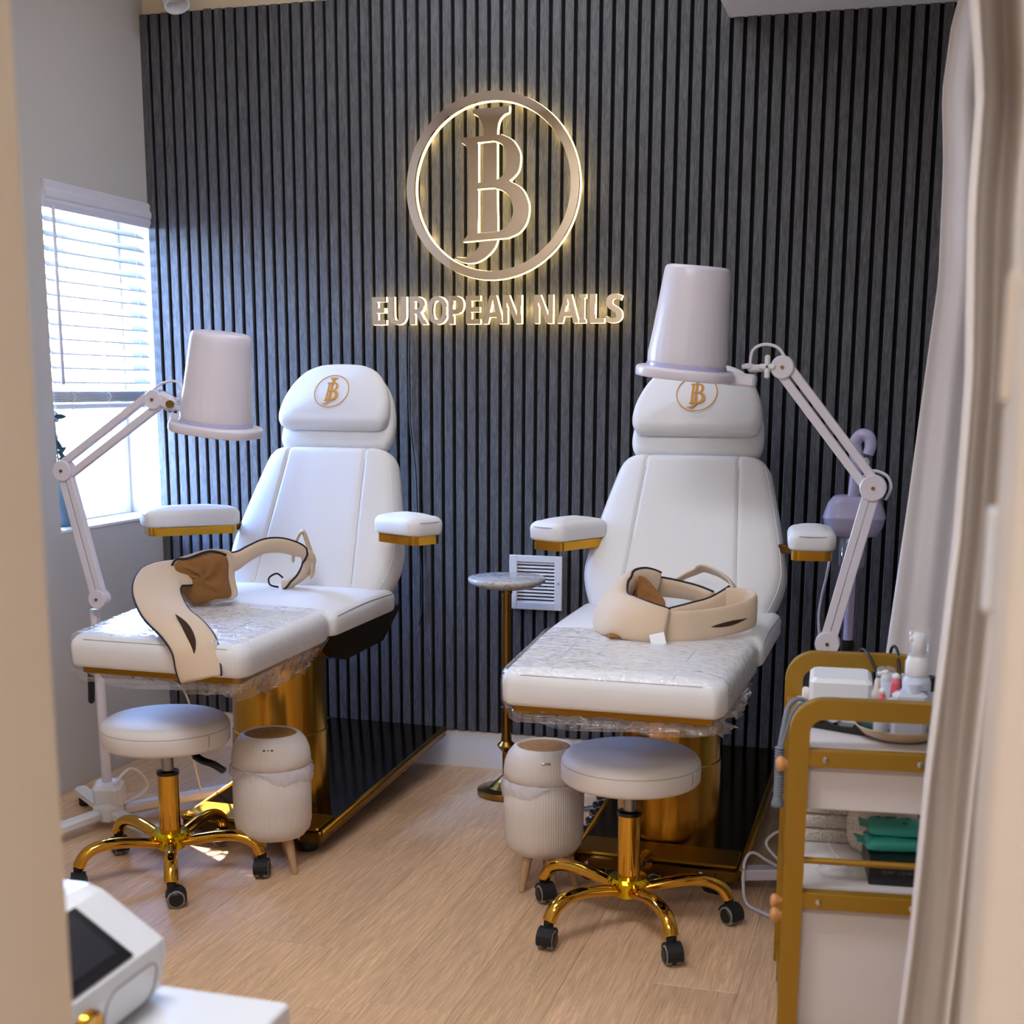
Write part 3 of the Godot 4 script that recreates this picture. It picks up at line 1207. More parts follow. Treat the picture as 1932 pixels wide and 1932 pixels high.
func make_chair(label: String, at: Vector3, turn: float, arm_yaw: Array, cfg: Dictionary) -> Node3D:
	var c := thing("spa_chair", label, "treatment chair", at, turn, "gold and white treatment chairs")
	# base plate, rising slightly to the back
	var tilt := 0.0745
	var bt := Transform3D(Basis(Vector3(1, 0, 0), tilt), Vector3(0, 0.0845 - tilt * cfg.base_z, cfg.base_z))
	var st := mb()
	box(st, Vector3(0.446, 0.036, 0.985), bt * X(Vector3(0.016, 0, -0.135)), 0.005)
	part(st, "base_plate", M.gold_dark, c, "dark mirror-polished base plate")
	st = mb()
	for s in [-1, 1]:
		var path := PackedVector3Array([bt * Vector3(0.016 + s * 0.222, 0.012, 0.345), bt * Vector3(0.016 + s * 0.222, 0.012, -0.615)])
		tube(st, path, 0.010, 10)
	part(st, "edge_trim", M.gold_satin, c)
	st = mb()
	box(st, Vector3(0.425, 0.010, 0.11), bt * X(Vector3(0.016, 0.0225, 0.298)), 0.004)
	part(st, "base_cover", M.gold_satin, c)
	for s in [[-1, 0.30], [1, 0.30], [-1, -0.50], [1, -0.50]]:
		st = mb()
		var top: Vector3 = bt * Vector3(s[0] * (0.165 if s[1] > 0.0 else 0.10), -0.016, s[1])
		lathe_hard(st, [[0.030, 0.0], [0.033, 0.005], [0.033, top.y - 0.012], [0.020, top.y - 0.010], [0.020, top.y + 0.004]], X(Vector3(top.x, 0, top.z)), 24)
		part(st, "foot", M.black, c)
	for s in [-1, 1]:
		st = mb()
		var q: Vector3 = bt * Vector3(s * 0.17, -0.002, 0.359)
		lathe_hard(st, [[0.006, 0.0], [0.006, 0.003], [0.003, 0.004]], Transform3D(Basis(Vector3(1, 0, 0), PI / 2.0), q), 12)
		part(st, "bolt", M.chrome, c)
	# pedestal
	st = mb()
	lathe_hard(st, [[0.138, 0.085], [0.142, 0.089], [0.142, 0.300], [0.140, 0.302]], X(Vector3(cfg.col.x, 0, cfg.col.y)), 72)
	part(st, "lower_column", M.gold_brushed, c)
	st = mb()
	lathe_hard(st, [[0.136, 0.298], [0.1385, 0.303], [0.1385, 0.575], [0.130, 0.58]], X(Vector3(cfg.col.x, 0, cfg.col.y)), 72)
	part(st, "upper_column", M.gold_brushed, c)
	# carrier under the seat
	st = mb()
	var sect := PackedVector2Array([Vector2(-0.25, 0.628), Vector2(0.37, 0.612), Vector2(0.30, 0.560), Vector2(0.17, 0.525), Vector2(-0.10, 0.535)])
	extrude(st, sect, 0.44, Transform3D(Basis(Vector3(0, 0, 1), Vector3(0, 1, 0), Vector3(-1, 0, 0)), Vector3(0.22, 0, 0)))
	part(st, "seat_carrier", M.gold_dark, c)
	# leg rest
	var lt := Transform3D(Basis(Vector3(1, 0, 0), 0.050), Vector3(0, 0.609, 0.592))
	st = mb()
	var lo := PackedVector2Array()
	for p in rrect(0.5, 0.228, 0.045, 7):
		lo.append(Vector2(p.x * lerpf(0.548, 0.508, (p.y + 0.228) / 0.456) + 0.0, p.y))
	var lo2 := PackedVector2Array()
	for p in lo:
		lo2.append(p * Vector2(1.0, 1.0))
	pad(st, lo2, 0.083, 0.030, 0.010, lt)
	part(st, "leg_rest", M.leather, c)
	for s in [-1, 1]:
		st = mb()
		tube(st, smooth_path([lt * Vector3(s * 0.150, 0.0835, -0.195), lt * Vector3(s * 0.147, 0.0870, -0.12), lt * Vector3(s * 0.144, 0.0893, 0.0), lt * Vector3(s * 0.140, 0.0872, 0.12), lt * Vector3(s * 0.138, 0.0826, 0.20)]), 0.0011, 6)
		part(st, "seam", M.seam, c)
	st = mb()
	tube(st, smooth_path([lt * Vector3(-0.205, 0.0742, 0.2195), lt * Vector3(-0.1, 0.0742, 0.2195), lt * Vector3(0.1, 0.0742, 0.2195), lt * Vector3(0.205, 0.0742, 0.2195)]), 0.0011, 6)
	part(st, "seam", M.seam, c)
	st = mb()
	box(st, Vector3(0.455, 0.018, 0.405), lt * X(Vector3(0, -0.010, 0.0)), 0.003)
	part(st, "leg_rest_frame", M.gold_satin, c)
	# clear film stretched round the leg rest
	st = mb()
	var rings := []
	var nz := 150
	var fr := RandomNumberGenerator.new()
	fr.seed = 77
	var ridge := FastNoiseLite.new()
	ridge.frequency = 1.0
	ridge.fractal_octaves = 2
	for i in nz + 1:
		var u := float(i) / nz
		var z := lerpf(cfg.wrap_from, 0.2335, u)
		var hw := lerpf(0.274, 0.254, (z + 0.228) / 0.456)
		var close := sqrt(maxf(0.0, 1.0 - pow(maxf(0.0, u - 0.90) / 0.10, 2.0)))
		hw = hw - 0.035 + 0.035 * maxf(close, 0.3) + 0.003
		var top := 0.094 - 0.024 * (1.0 - maxf(close, 0.15)) + 0.003
		var ring := PackedVector3Array()
		for k in 66:
			var p := film_section(k / 66.0)
			var y := p.y
			if y > 0.06:
				y = minf(y, top)
			var wob := 0.0016 * ridge.get_noise_2d(u * 70.0 + p.x * 1.2, p.x * 4.5) + 0.0010 * ridge.get_noise_2d(u * 26.0 - p.x * 2.0, p.x * 2.0 + 40.0)
			if y < -0.01:
				wob = 0.010 * sin(u * 58.0 + p.x * 7.0) - 0.006
			ring.append(lt * Vector3(p.x * hw, y + wob + 0.0006, z + 0.001 * ridge.get_noise_2d(u * 20.0, p.x * 3.0 + 9.0)))
		rings.append(ring)
	add_tris(st, rings_tris(rings, true, false), Transform3D.IDENTITY, 0, false)
	part(st, "plastic_wrap", M.film, c, "shiny clear plastic film stretched round the leg rest")
	# crumpled loose film ends
	for q in cfg.rags:
		st = mb()
		var p0: Vector3 = q[0]
		var ax: Vector3 = q[1]
		sheet(st, 12, 5, func(a, b): return p0 + ax * (a - 0.5) + Vector3(0, -b * q[2] * (0.55 + 0.45 * sin(a * PI)), 0) + Vector3(0.012 * sin(a * 19.0 + b * 6.0), 0.008 * sin(a * 31.0), 0.016 * sin(a * 13.0 + b * 9.0)), 0.0004)
		part(st, "film_rag", M.film, c)
	# seat
	var sxf := Transform3D(Basis(Vector3(1, 0, 0), 0.02), Vector3(0, 0.632, 0.148))
	st = mb()
	pad(st, rrect(0.281, 0.222, 0.030, 6), 0.068, 0.026, 0.016, sxf, 0.0)
	part(st, "seat", M.leather, c)
	for s in [-1, 1]:
		st = mb()
		tube(st, smooth_path([sxf * Vector3(s * 0.277, 0.055, -0.19), sxf * Vector3(s * 0.2755, 0.060, 0.0), sxf * Vector3(s * 0.277, 0.055, 0.19)]), 0.0014, 6)
		part(st, "seam", M.seam, c)
	# back
	var bxf := Transform3D(Basis(Vector3(1, 0, 0), -0.455), Vector3(0, 0.650, -0.036))
	st = mb()
	make_back(st)
	var bk := part(st, "backrest", M.leather, c)
	bk.transform = bxf
	for s in [-1, 1]:
		st = mb()
		var pts := PackedVector3Array()
		for i in 15:
			var v := lerpf(0.03, 0.955, i / 14.0)
			pts.append(Vector3(s * back_seam(v), v * BACK_L, back_front(back_seam(v), v) - 0.0002))
		tube(st, pts, 0.0012, 6)
		part(st, "seam", M.seam, bk)
		st = mb()
		pts = PackedVector3Array()
		for i in 21:
			var v := lerpf(0.05, 0.93, i / 20.0)
			var w := back_w(v)
			pts.append(Vector3(s * (w - 0.012), v * BACK_L, back_front(w - 0.012, v) + 0.0004))
		tube(st, pts, 0.0012, 6)
		part(st, "piping", M.leather, bk)
	# head cushion with a second pillow strapped on it
	var hxf := Transform3D(Basis(Vector3(1, 0, 0), -0.545), Vector3(0, 1.106, -0.255))
	st = mb()
	pad(st, d_outline(0.188, 0.275, 0.0), 0.055, 0.024, 0.008, hxf * Transform3D(FACE, Vector3(0, 0.128, -0.012)))
	part(st, "headrest", M.leather, c)
	var pxf := hxf * Transform3D(FACE, Vector3(0, 0.150, 0.043))
	st = mb()
	pad(st, d_outline(0.184, 0.222, 0.0), 0.058, 0.028, 0.016, pxf, 0.0)
	var pil := part(st, "head_pillow", M.leather, c)
	logo_print(pil, hxf * X(Vector3(0.0, 0.143, 0.043 + 0.058 + 0.0155), 0.0, -0.02), 0.205, "gold embroidered logo of a circled J and B")
	st = mb()
	box(st, Vector3(0.05, 0.12, 0.012), hxf * X(Vector3(0, 0.0, -0.022)), 0.003)
	part(st, "headrest_bracket", M.steel, c)
	# arms
	for s in [-1, 1]:
		var yaw: float = arm_yaw[0] if s < 0 else arm_yaw[1]
		var px: float = cfg.arm[0] if s < 0 else cfg.arm[1]
		var pz: float = cfg.arm_z[0] if s < 0 else cfg.arm_z[1]
		var axf := X(Vector3(px, 0.886, pz), yaw)
		st = mb()
		var al: float = cfg.arm_l[0] if s < 0 else cfg.arm_l[1]
		pad(st, rrect(0.062, al, 0.030, 6), 0.054, 0.022, 0.009, axf, 0.0)
		var arm := part(st, "armrest", M.leather, c)
		st = mb()
		tube(st, smooth_path([axf * Vector3(-0.0605, 0.040, al - 0.032), axf * Vector3(-0.034, 0.039, al - 0.002), axf * Vector3(0.034, 0.039, al - 0.002), axf * Vector3(0.0605, 0.040, al - 0.032)]), 0.0011, 6)
		part(st, "seam", M.seam, arm)
		st = mb()
		var hull := rrect(0.052, al - 0.012, 0.020, 5)
		extrude(st, hull, 0.027, axf * Transform3D(Basis(Vector3(1, 0, 0), Vector3(0, 0, 1), Vector3(0, -1, 0)), Vector3(0, 0.002, 0)))
		part(st, "arm_plate", M.gold, arm)
		st = mb()
		var inner := Vector3(s * 0.262, 0.872, -0.115)
		box(st, Vector3(0.030, 0.024, inner.distance_to(Vector3(px, 0.872, pz - 0.02))), Transform3D(Basis.looking_at(inner - Vector3(px, 0.872, pz - 0.02), UPV), (inner + Vector3(px, 0.872, pz - 0.02)) / 2.0), 0.004)
		part(st, "arm_bracket", M.gold_dark, c)
	return c

func chairs() -> void:
	make_chair("white leather treatment chair by the window with wrapped leg rest and gold column", Vector3(0.826, 0, 0.610), -0.036, [-0.80, 1.08], {"base_z": 0.04, "col": Vector2(-0.010, 0.150), "wrap_from": -0.205, "arm": [-0.345, 0.372], "arm_z": [0.060, 0.055], "arm_l": [0.145, 0.098], "rags": [[Vector3(0.10, 0.590, 0.76), Vector3(0.24, 0, 0.02), 0.05], [Vector3(0.235, 0.603, 0.55), Vector3(0.02, 0, -0.24), 0.06], [Vector3(-0.12, 0.590, 0.77), Vector3(0.30, 0, 0.0), 0.02], [Vector3(0.20, 0.575, 0.70), Vector3(0.10, 0, -0.16), 0.05]]})
	make_chair("white leather treatment chair under the right-hand lamp with massager on its leg rest", Vector3(1.985, 0, 0.690), -0.015, [-0.45, 0.12], {"base_z": -0.05, "col": Vector2(0.0, 0.045), "wrap_from": -0.195, "arm": [-0.318, 0.352], "arm_z": [-0.03, -0.03], "arm_l": [0.112, 0.105], "rags": [[Vector3(0.0, 0.588, 0.785), Vector3(0.34, 0, 0.0), 0.03], [Vector3(0.20, 0.587, 0.76), Vector3(0.14, 0, 0.02), 0.035], [Vector3(-0.20, 0.595, 0.77), Vector3(0.10, 0, 0.0), 0.02], [Vector3(0.255, 0.605, 0.55), Vector3(0.0, 0, -0.30), 0.045]]})

# ---------------------------------------------------------------- shawl massagers
func ups_of(n: int, list: Array) -> PackedVector3Array:
	var o := PackedVector3Array()
	for i in n:
		var t := float(i) / maxf(1.0, n - 1) * (list.size() - 1)
		var k := mini(int(t), list.size() - 2)
		var a: Vector3 = list[k]
		o.append(a.lerp(list[k + 1], t - k).normalized())
	return o

func widths_of(n: int, list: Array) -> PackedFloat32Array:
	var o := PackedFloat32Array()
	for i in n:
		var t := float(i) / maxf(1.0, n - 1) * (list.size() - 1)
		var k := mini(int(t), list.size() - 2)
		o.append(lerpf(list[k], list[k + 1], t - k))
	return o

func strap(parent: Node, called: String, m: Material, pts: Array, ups: Array, widths: Array, thick: float, puff: float, piped := 0, label := "") -> MeshInstance3D:
	var st := mb()
	var p := smooth_path(pts, 6)
	var n := p.size()
	var uu := ups_of(n, ups)
	var ww := widths_of(n, widths)
	band(st, p, uu, ww, thick, puff)
	var o := part(st, called, m, parent, label)
	for s in ([-1, 1] if piped == 2 else [piped] if piped != 0 else []):
		var e := PackedVector3Array()
		for i in n:
			var t := (p[mini(i + 1, n - 1)] - p[maxi(i - 1, 0)]).normalized()
			var u := (uu[i] - t * uu[i].dot(t)).normalized()
			e.append(p[i] + u * ww[i] * 0.5 * s)
		st = mb()
		tube(st, e, 0.0032, 8)
		part(st, "piping", M.navy, o, "navy piping")
	return o

func slit(parent: Node, pts: Array, n: Vector3, w: float) -> void:
	var st := mb()
	var p := smooth_path(pts, 6)
	var widths := PackedFloat32Array()
	for i in p.size():
		widths.append(w * sin(PI * clampf(float(i) / (p.size() - 1), 0.04, 0.96)))
	var ups := PackedVector3Array()
	for i in p.size():
		var t := (p[mini(i + 1, p.size() - 1)] - p[maxi(i - 1, 0)]).normalized()
		ups.append(t.cross(n).normalized())
	band(st, p, ups, widths, 0.004)
	part(st, "hand_slot", M.slot, parent, "dark hand slot")

func blob_face(st: SurfaceTool, corners: Array, n: Vector3, depth: float, puff: float) -> void:
	# padded panel whose rim runs through the given points
	var rim := smooth_path(corners + [corners[0]], 5)
	rim.remove_at(rim.size() - 1)
	var c := Vector3.ZERO
	for p in rim:
		c += p
	c /= rim.size()
	var rings := []
	for row in [[0.90, -depth], [1.0, -depth * 0.7], [1.0, 0.0], [0.965, puff * 0.35], [0.88, puff * 0.62], [0.7, puff * 0.85], [0.45, puff], [0.2, puff * 1.02]]:
		var r := PackedVector3Array()
		var k := 0
		for p in rim:
			var q: Vector3 = c + (p - c) * row[0] + n * row[1]
			if row[0] < 0.95 and row[1] > 0.0:
				q += n * 0.006 * sin(k * 0.55 + row[0] * 8.0)
			r.append(q)
			k += 1
		rings.append(r)
	add_tris(st, rings_tris(rings))

func rel(d: Vector3, a: Array) -> Array:
	var r := []
	for p in a:
		r.append(p - d)
	return r

func massagers() -> void:
	M.slot = mat(Color(0.22, 0.12, 0.06), 0.9)
	# the one draped over the front of the window-side leg rest
	var o := thing("neck_massager", "beige shawl massager with brown pad draped over the window-side leg rest", "massager", Vector3(0.78, 0.70, 1.15), 0.0, "beige shawl massagers")
	var d := Vector3(0.78, 0.70, 1.15)
	strap(o, "front_strap", M.beige, rel(d, [Vector3(0.690, 0.800, 1.050), Vector3(0.662, 0.800, 1.130), Vector3(0.690, 0.775, 1.220), Vector3(0.778, 0.737, 1.330), Vector3(0.868, 0.708, 1.400), Vector3(0.922, 0.676, 1.443), Vector3(0.938, 0.630, 1.458), Vector3(0.946, 0.600, 1.462)]), [Vector3(0.72, -0.5, -0.5), Vector3(0.85, -0.2, -0.45), Vector3(0.93, 0.0, -0.3), Vector3(0.85, 0.1, -0.52), Vector3(0.84, 0.35, -0.3)], [0.085, 0.118, 0.125, 0.118, 0.112, 0.108, 0.100], 0.016, 0.006, 2)
	slit(o, rel(d, [Vector3(0.832, 0.741, 1.372), Vector3(0.880, 0.722, 1.412), Vector3(0.920, 0.694, 1.450), Vector3(0.932, 0.664, 1.464)]), Vector3(-0.2, 0.7, 0.6), 0.020)
	var st := mb()
	blob_face(st, rel(d, [Vector3(0.640, 0.770, 1.075), Vector3(0.652, 0.830, 1.075), Vector3(0.690, 0.848, 1.060), Vector3(0.745, 0.863, 1.015), Vector3(0.790, 0.846, 0.980), Vector3(0.780, 0.778, 0.960), Vector3(0.784, 0.722, 0.960), Vector3(0.744, 0.712, 1.000), Vector3(0.700, 0.700, 1.030), Vector3(0.664, 0.735, 1.065)]), Vector3(0.42, 0.12, 0.9).normalized(), 0.075, 0.002)
	part(st, "shell", M.beige, o)
	st = mb()
	blob_face(st, rel(d, [Vector3(0.650, 0.790, 1.085), Vector3(0.672, 0.832, 1.082), Vector3(0.698, 0.836, 1.064), Vector3(0.744, 0.852, 1.024), Vector3(0.778, 0.838, 0.994), Vector3(0.772, 0.778, 0.976), Vector3(0.776, 0.728, 0.976), Vector3(0.744, 0.721, 1.006), Vector3(0.706, 0.709, 1.044), Vector3(0.675, 0.755, 1.074)]), Vector3(0.42, 0.12, 0.9).normalized(), 0.012, 0.030)
	var pd := part(st, "massage_pad", M.brown_mesh, o, "brown mesh massage pad")
	st = mb()
	tube(st, smooth_path(rel(d, [Vector3(0.652, 0.760, 1.092), Vector3(0.654, 0.800, 1.092), Vector3(0.672, 0.838, 1.086), Vector3(0.698, 0.841, 1.068), Vector3(0.744, 0.858, 1.028), Vector3(0.778, 0.845, 0.996)]), 6), 0.0034, 8)
	part(st, "piping", M.navy, pd, "navy piping")
	strap(o, "upper_strap", M.beige, rel(d, [Vector3(0.755, 0.815, 0.985), Vector3(0.785, 0.824, 0.955), Vector3(0.809, 0.843, 0.920), Vector3(0.834, 0.858, 0.870), Vector3(0.862, 0.853, 0.810), Vector3(0.893, 0.832, 0.760), Vector3(0.904, 0.803, 0.730), Vector3(0.880, 0.764, 0.715), Vector3(0.842, 0.735, 0.715), Vector3(0.812, 0.722, 0.725)]), [Vector3(0.1, 0.9, 0.3), Vector3(0.0, 0.75, 0.65), Vector3(-0.1, 0.7, 0.7), Vector3(-0.5, -0.1, 0.8), Vector3(-0.5, -0.5, 0.8)], [0.075, 0.050, 0.045, 0.045, 0.045, 0.045, 0.050], 0.018, 0.006, 1)
	strap(o, "loop_strap", M.beige, rel(d, [Vector3(0.866, 0.800, 0.760), Vector3(0.868, 0.850, 0.748), Vector3(0.887, 0.888, 0.735), Vector3(0.899, 0.848, 0.722), Vector3(0.908, 0.797, 0.712), Vector3(0.902, 0.752, 0.706)]), [Vector3(0.35, 0, 0.9), Vector3(0.25, 0, 1)], [0.050, 0.050, 0.050], 0.008, 0.001)
	st = mb()
	tube(st, smooth_path(rel(d, [Vector3(0.817, 0.748, 0.728), Vector3(0.794, 0.758, 0.720), Vector3(0.774, 0.746, 0.730), Vector3(0.781, 0.727, 0.740), Vector3(0.806, 0.720, 0.735)]), 6), 0.0028, 8)
	part(st, "cable_loop", M.navy, o)
	st = mb()
	box(st, Vector3(0.03, 0.035, 0.02), X(Vector3(0.682, 0.722, 1.225) - d, 0.5), 0.004)
	part(st, "clear_buckle", M.clear, o)

	# the one lying coiled on the other chair
	d = Vector3(2.04, 0.70, 1.0)
	o = thing("neck_massager", "beige shawl massager coiled in a ring on the right chair's leg rest", "massager", d, 0.0, "beige shawl massagers")
	strap(o, "shawl", M.beige, rel(d, [Vector3(2.040, 0.740, 1.170), Vector3(1.989, 0.748, 1.175), Vector3(1.930, 0.754, 1.145), Vector3(1.886, 0.750, 1.075), Vector3(1.868, 0.766, 0.990), Vector3(1.883, 0.782, 0.925), Vector3(1.915, 0.796, 0.885), Vector3(1.955, 0.792, 0.855)]), [Vector3(0.0, 1, -0.1), Vector3(0.35, 0.75, -0.55), Vector3(0.55, 0.7, -0.2), Vector3(0.35, 0.8, 0.3)], [0.085, 0.105, 0.125, 0.130, 0.118, 0.085], 0.034, 0.014, 2)
	strap(o, "front_strap", M.beige, rel(d, [Vector3(2.030, 0.738, 1.172), Vector3(2.084, 0.739, 1.145), Vector3(2.134, 0.741, 1.104), Vector3(2.177, 0.746, 1.064), Vector3(2.214, 0.753, 1.020), Vector3(2.226, 0.765, 0.985), Vector3(2.200, 0.772, 0.950), Vector3(2.150, 0.772, 0.935)]), [Vector3(0, 1, -0.12), Vector3(0, 1, -0.2), Vector3(0, 1, 0)], [0.078, 0.074, 0.072, 0.075, 0.070], 0.012, 0.003)
	slit(o, rel(d, [Vector3(2.139, 0.735, 1.112), Vector3(2.180, 0.740, 1.074), Vector3(2.216, 0.748, 1.031)]), Vector3(0.65, 0.25, 0.72), 0.012)
	strap(o, "rear_strap", M.beige, rel(d, [Vector3(1.955, 0.790, 0.852), Vector3(2.009, 0.784, 0.842), Vector3(2.063, 0.777, 0.852), Vector3(2.110, 0.767, 0.875)]), [Vector3(0, 0.9, 0.4), Vector3(0, 0.9, 0.4)], [0.060, 0.050, 0.045], 0.020, 0.006, 1)
	strap(o, "middle_strap", M.beige, rel(d, [Vector3(2.010, 0.735, 1.020), Vector3(2.070, 0.746, 0.975), Vector3(2.118, 0.757, 0.945), Vector3(2.164, 0.782, 0.910)]), [Vector3(0, 1, 0.1), Vector3(0, 1, 0.1)], [0.045, 0.052, 0.060], 0.018, 0.006, 1)
	strap(o, "loop_strap", M.beige, rel(d, [Vector3(1.985, 0.790, 0.815), Vector3(2.020, 0.811, 0.785), Vector3(2.045, 0.822, 0.772), Vector3(2.070, 0.832, 0.780), Vector3(2.113, 0.827, 0.820), Vector3(2.154, 0.810, 0.870), Vector3(2.175, 0.785, 0.905)]), [Vector3(0.3, 0.4, 0.85), Vector3(-0.3, 0.5, 0.8)], [0.048, 0.045, 0.045], 0.008, 0.001)
	st = mb()
	blob_face(st, rel(d, [Vector3(1.925, 0.828, 0.935), Vector3(1.945, 0.825, 0.950), Vector3(1.985, 0.795, 0.990), Vector3(2.012, 0.765, 1.030), Vector3(1.995, 0.735, 1.040), Vector3(1.950, 0.745, 1.000), Vector3(1.925, 0.785, 0.960)]), Vector3(0.6, 0.3, 0.7).normalized(), 0.03, 0.010)
	part(st, "massage_pad", M.brown_mesh, o, "brown mesh massage pad")
	st = mb()
	box(st, Vector3(0.085, 0.012, 0.05), X(Vector3(1.935, 0.712, 1.160) - d, 0.35), 0.005)
	part(st, "massage_pad", M.brown_mesh, o, "brown mesh massage pad")
	st = mb()
	box(st, Vector3(0.036, 0.030, 0.0015), X(Vector3(2.026, 0.716, 1.212) - d, 0.15, -0.5, 0.25))
	part(st, "care_tag", M.plastic_white, o, "white care tag")

# ---------------------------------------------------------------- stools
func make_stool(label: String, at: Vector3, ang: float, lever_a: float, twist: Array) -> Node3D:
	var o := thing("rolling_stool", label, "stool", at, 0.0, "white and gold rolling stools")
	var st := mb()
	var out := ellipse2(0.170, 0.170, 48)
	pad(st, out, 0.074, 0.030, 0.008, X(Vector3(0, 0.366, 0)))
	var seat := part(st, "seat", M.leather_warm, o)
	st = mb()
	var rp := PackedVector3Array()
	for i in 49:
		var a := TAU * i / 48.0
		rp.append(Vector3(cos(a) * 0.1685, 0.4155, sin(a) * 0.1685))
	tube(st, rp, 0.0011, 6)
	part(st, "seam", M.seam_warm, seat)
	st = mb()
	var sa := 0.35
	tube(st, PackedVector3Array([Vector3(cos(sa) * 0.170, 0.413, sin(sa) * 0.170), Vector3(cos(sa) * 0.1708, 0.395, sin(sa) * 0.1708), Vector3(cos(sa) * 0.165, 0.370, sin(sa) * 0.165)]).duplicate(), 0.001, 6)
	part(st, "seam", M.seam_warm, seat)
	st = mb()
	lathe_hard(st, [[0.05, 0.352], [0.06, 0.356], [0.06, 0.366]], Transform3D.IDENTITY, 24)
	part(st, "seat_plate", M.black, o)
	st = mb()
	cyl(st, Vector3(0, 0.25, 0), Vector3(0, 0.354, 0), 0.0165, 20)
	part(st, "gas_lift", M.steel, o)
	st = mb()
	lathe_hard(st, [[0.027, 0.118], [0.028, 0.120], [0.028, 0.282], [0.026, 0.284]], Transform3D.IDENTITY, 28)
	part(st, "sleeve", M.gold_chrome, o)
	st = mb()
	lathe_hard(st, [[0.018, 0.280], [0.030, 0.281], [0.030, 0.290], [0.018, 0.292]], Transform3D.IDENTITY, 28)
	part(st, "sleeve_cap", M.black_gloss, o)
	st = mb()
	lathe_hard(st, [[0.032, 0.072], [0.038, 0.076], [0.040, 0.104], [0.050, 0.108], [0.052, 0.117], [0.046, 0.124], [0.028, 0.126]], Transform3D.IDENTITY, 36)
	part(st, "hub", M.gold_hub, o)
	var n := Vector3(sin(lever_a), 0, cos(lever_a))
	st = mb()
	tube(st, PackedVector3Array([n * 0.05 + UPV * 0.352, n * 0.105 + UPV * 0.343]), 0.0045, 8)
	tube(st, smooth_path([n * 0.100 + UPV * 0.344, n * 0.125 + UPV * 0.335, n * 0.160 + UPV * 0.330, n * 0.195 + UPV * 0.318]), 0.0125, 12, 0.0115, 0.75)
	part(st, "height_lever", M.black, o)
	for k in 5:
		var a := ang + TAU * k / 5.0
		var d := Vector3(sin(a), 0, cos(a))
		st = mb()
		tube(st, smooth_path([d * 0.034 + UPV * 0.092, d * 0.085 + UPV * 0.103, d * 0.145 + UPV * 0.112, d * 0.195 + UPV * 0.110, d * 0.230 + UPV * 0.094, d * 0.249 + UPV * 0.064]), 0.0170, 16, 0.0185, 0.86)
		part(st, "leg", M.gold_chrome, o)
		# caster
		var c := d * 0.250
		var yaw: float = twist[k]
		var cx := X(c + Vector3(0, 0.0, 0), yaw)
		st = mb()
		cyl(st, c + UPV * 0.052, c + UPV * 0.066, 0.012, 14)
		var prof := []
		for i in 9:
			var t := lerpf(-0.35, PI * 0.92, i / 8.0)
			prof.append(Vector2(0.010 + cos(t) * 0.0275, 0.026 + sin(t) * 0.0285))
		for i in range(8, -1, -1):
			var t := lerpf(-0.35, PI * 0.92, i / 8.0)
			prof.append(Vector2(0.010 + cos(t) * 0.0235, 0.026 + sin(t) * 0.0245))
		var pp := PackedVector2Array(prof)
		extrude(st, pp, 0.038, cx * Transform3D(Basis(Vector3(0, 0, 1), Vector3(0, 1, 0), Vector3(-1, 0, 0)), Vector3(0.019, 0, 0)))
		box(st, Vector3(0.036, 0.022, 0.024), cx * X(Vector3(0, 0.041, 0.002)), 0.005)
		var ca := part(st, "caster", M.black_soft, o)
		for s in [-1, 1]:
			st = mb()
			var wx := cx * Transform3D(Basis(Vector3(0, 0, 1), s * PI / 2.0), Vector3(-s * 0.004, 0.0245, 0.010))
			lathe_hard(st, [[0.020, 0.0], [0.0245, 0.003], [0.0245, 0.013], [0.020, 0.0165], [0.018, 0.0150]], wx, 24)
			var wh := part(st, "wheel", M.rubber_grey, ca)
			wh.set_meta("label", "grey tyre")
			st = mb()
			lathe_hard(st, [[0.0175, 0.012], [0.0180, 0.0160], [0.0150, 0.0185]], wx, 24)
			part(st, "hub_cap", M.black, ca)
	return o

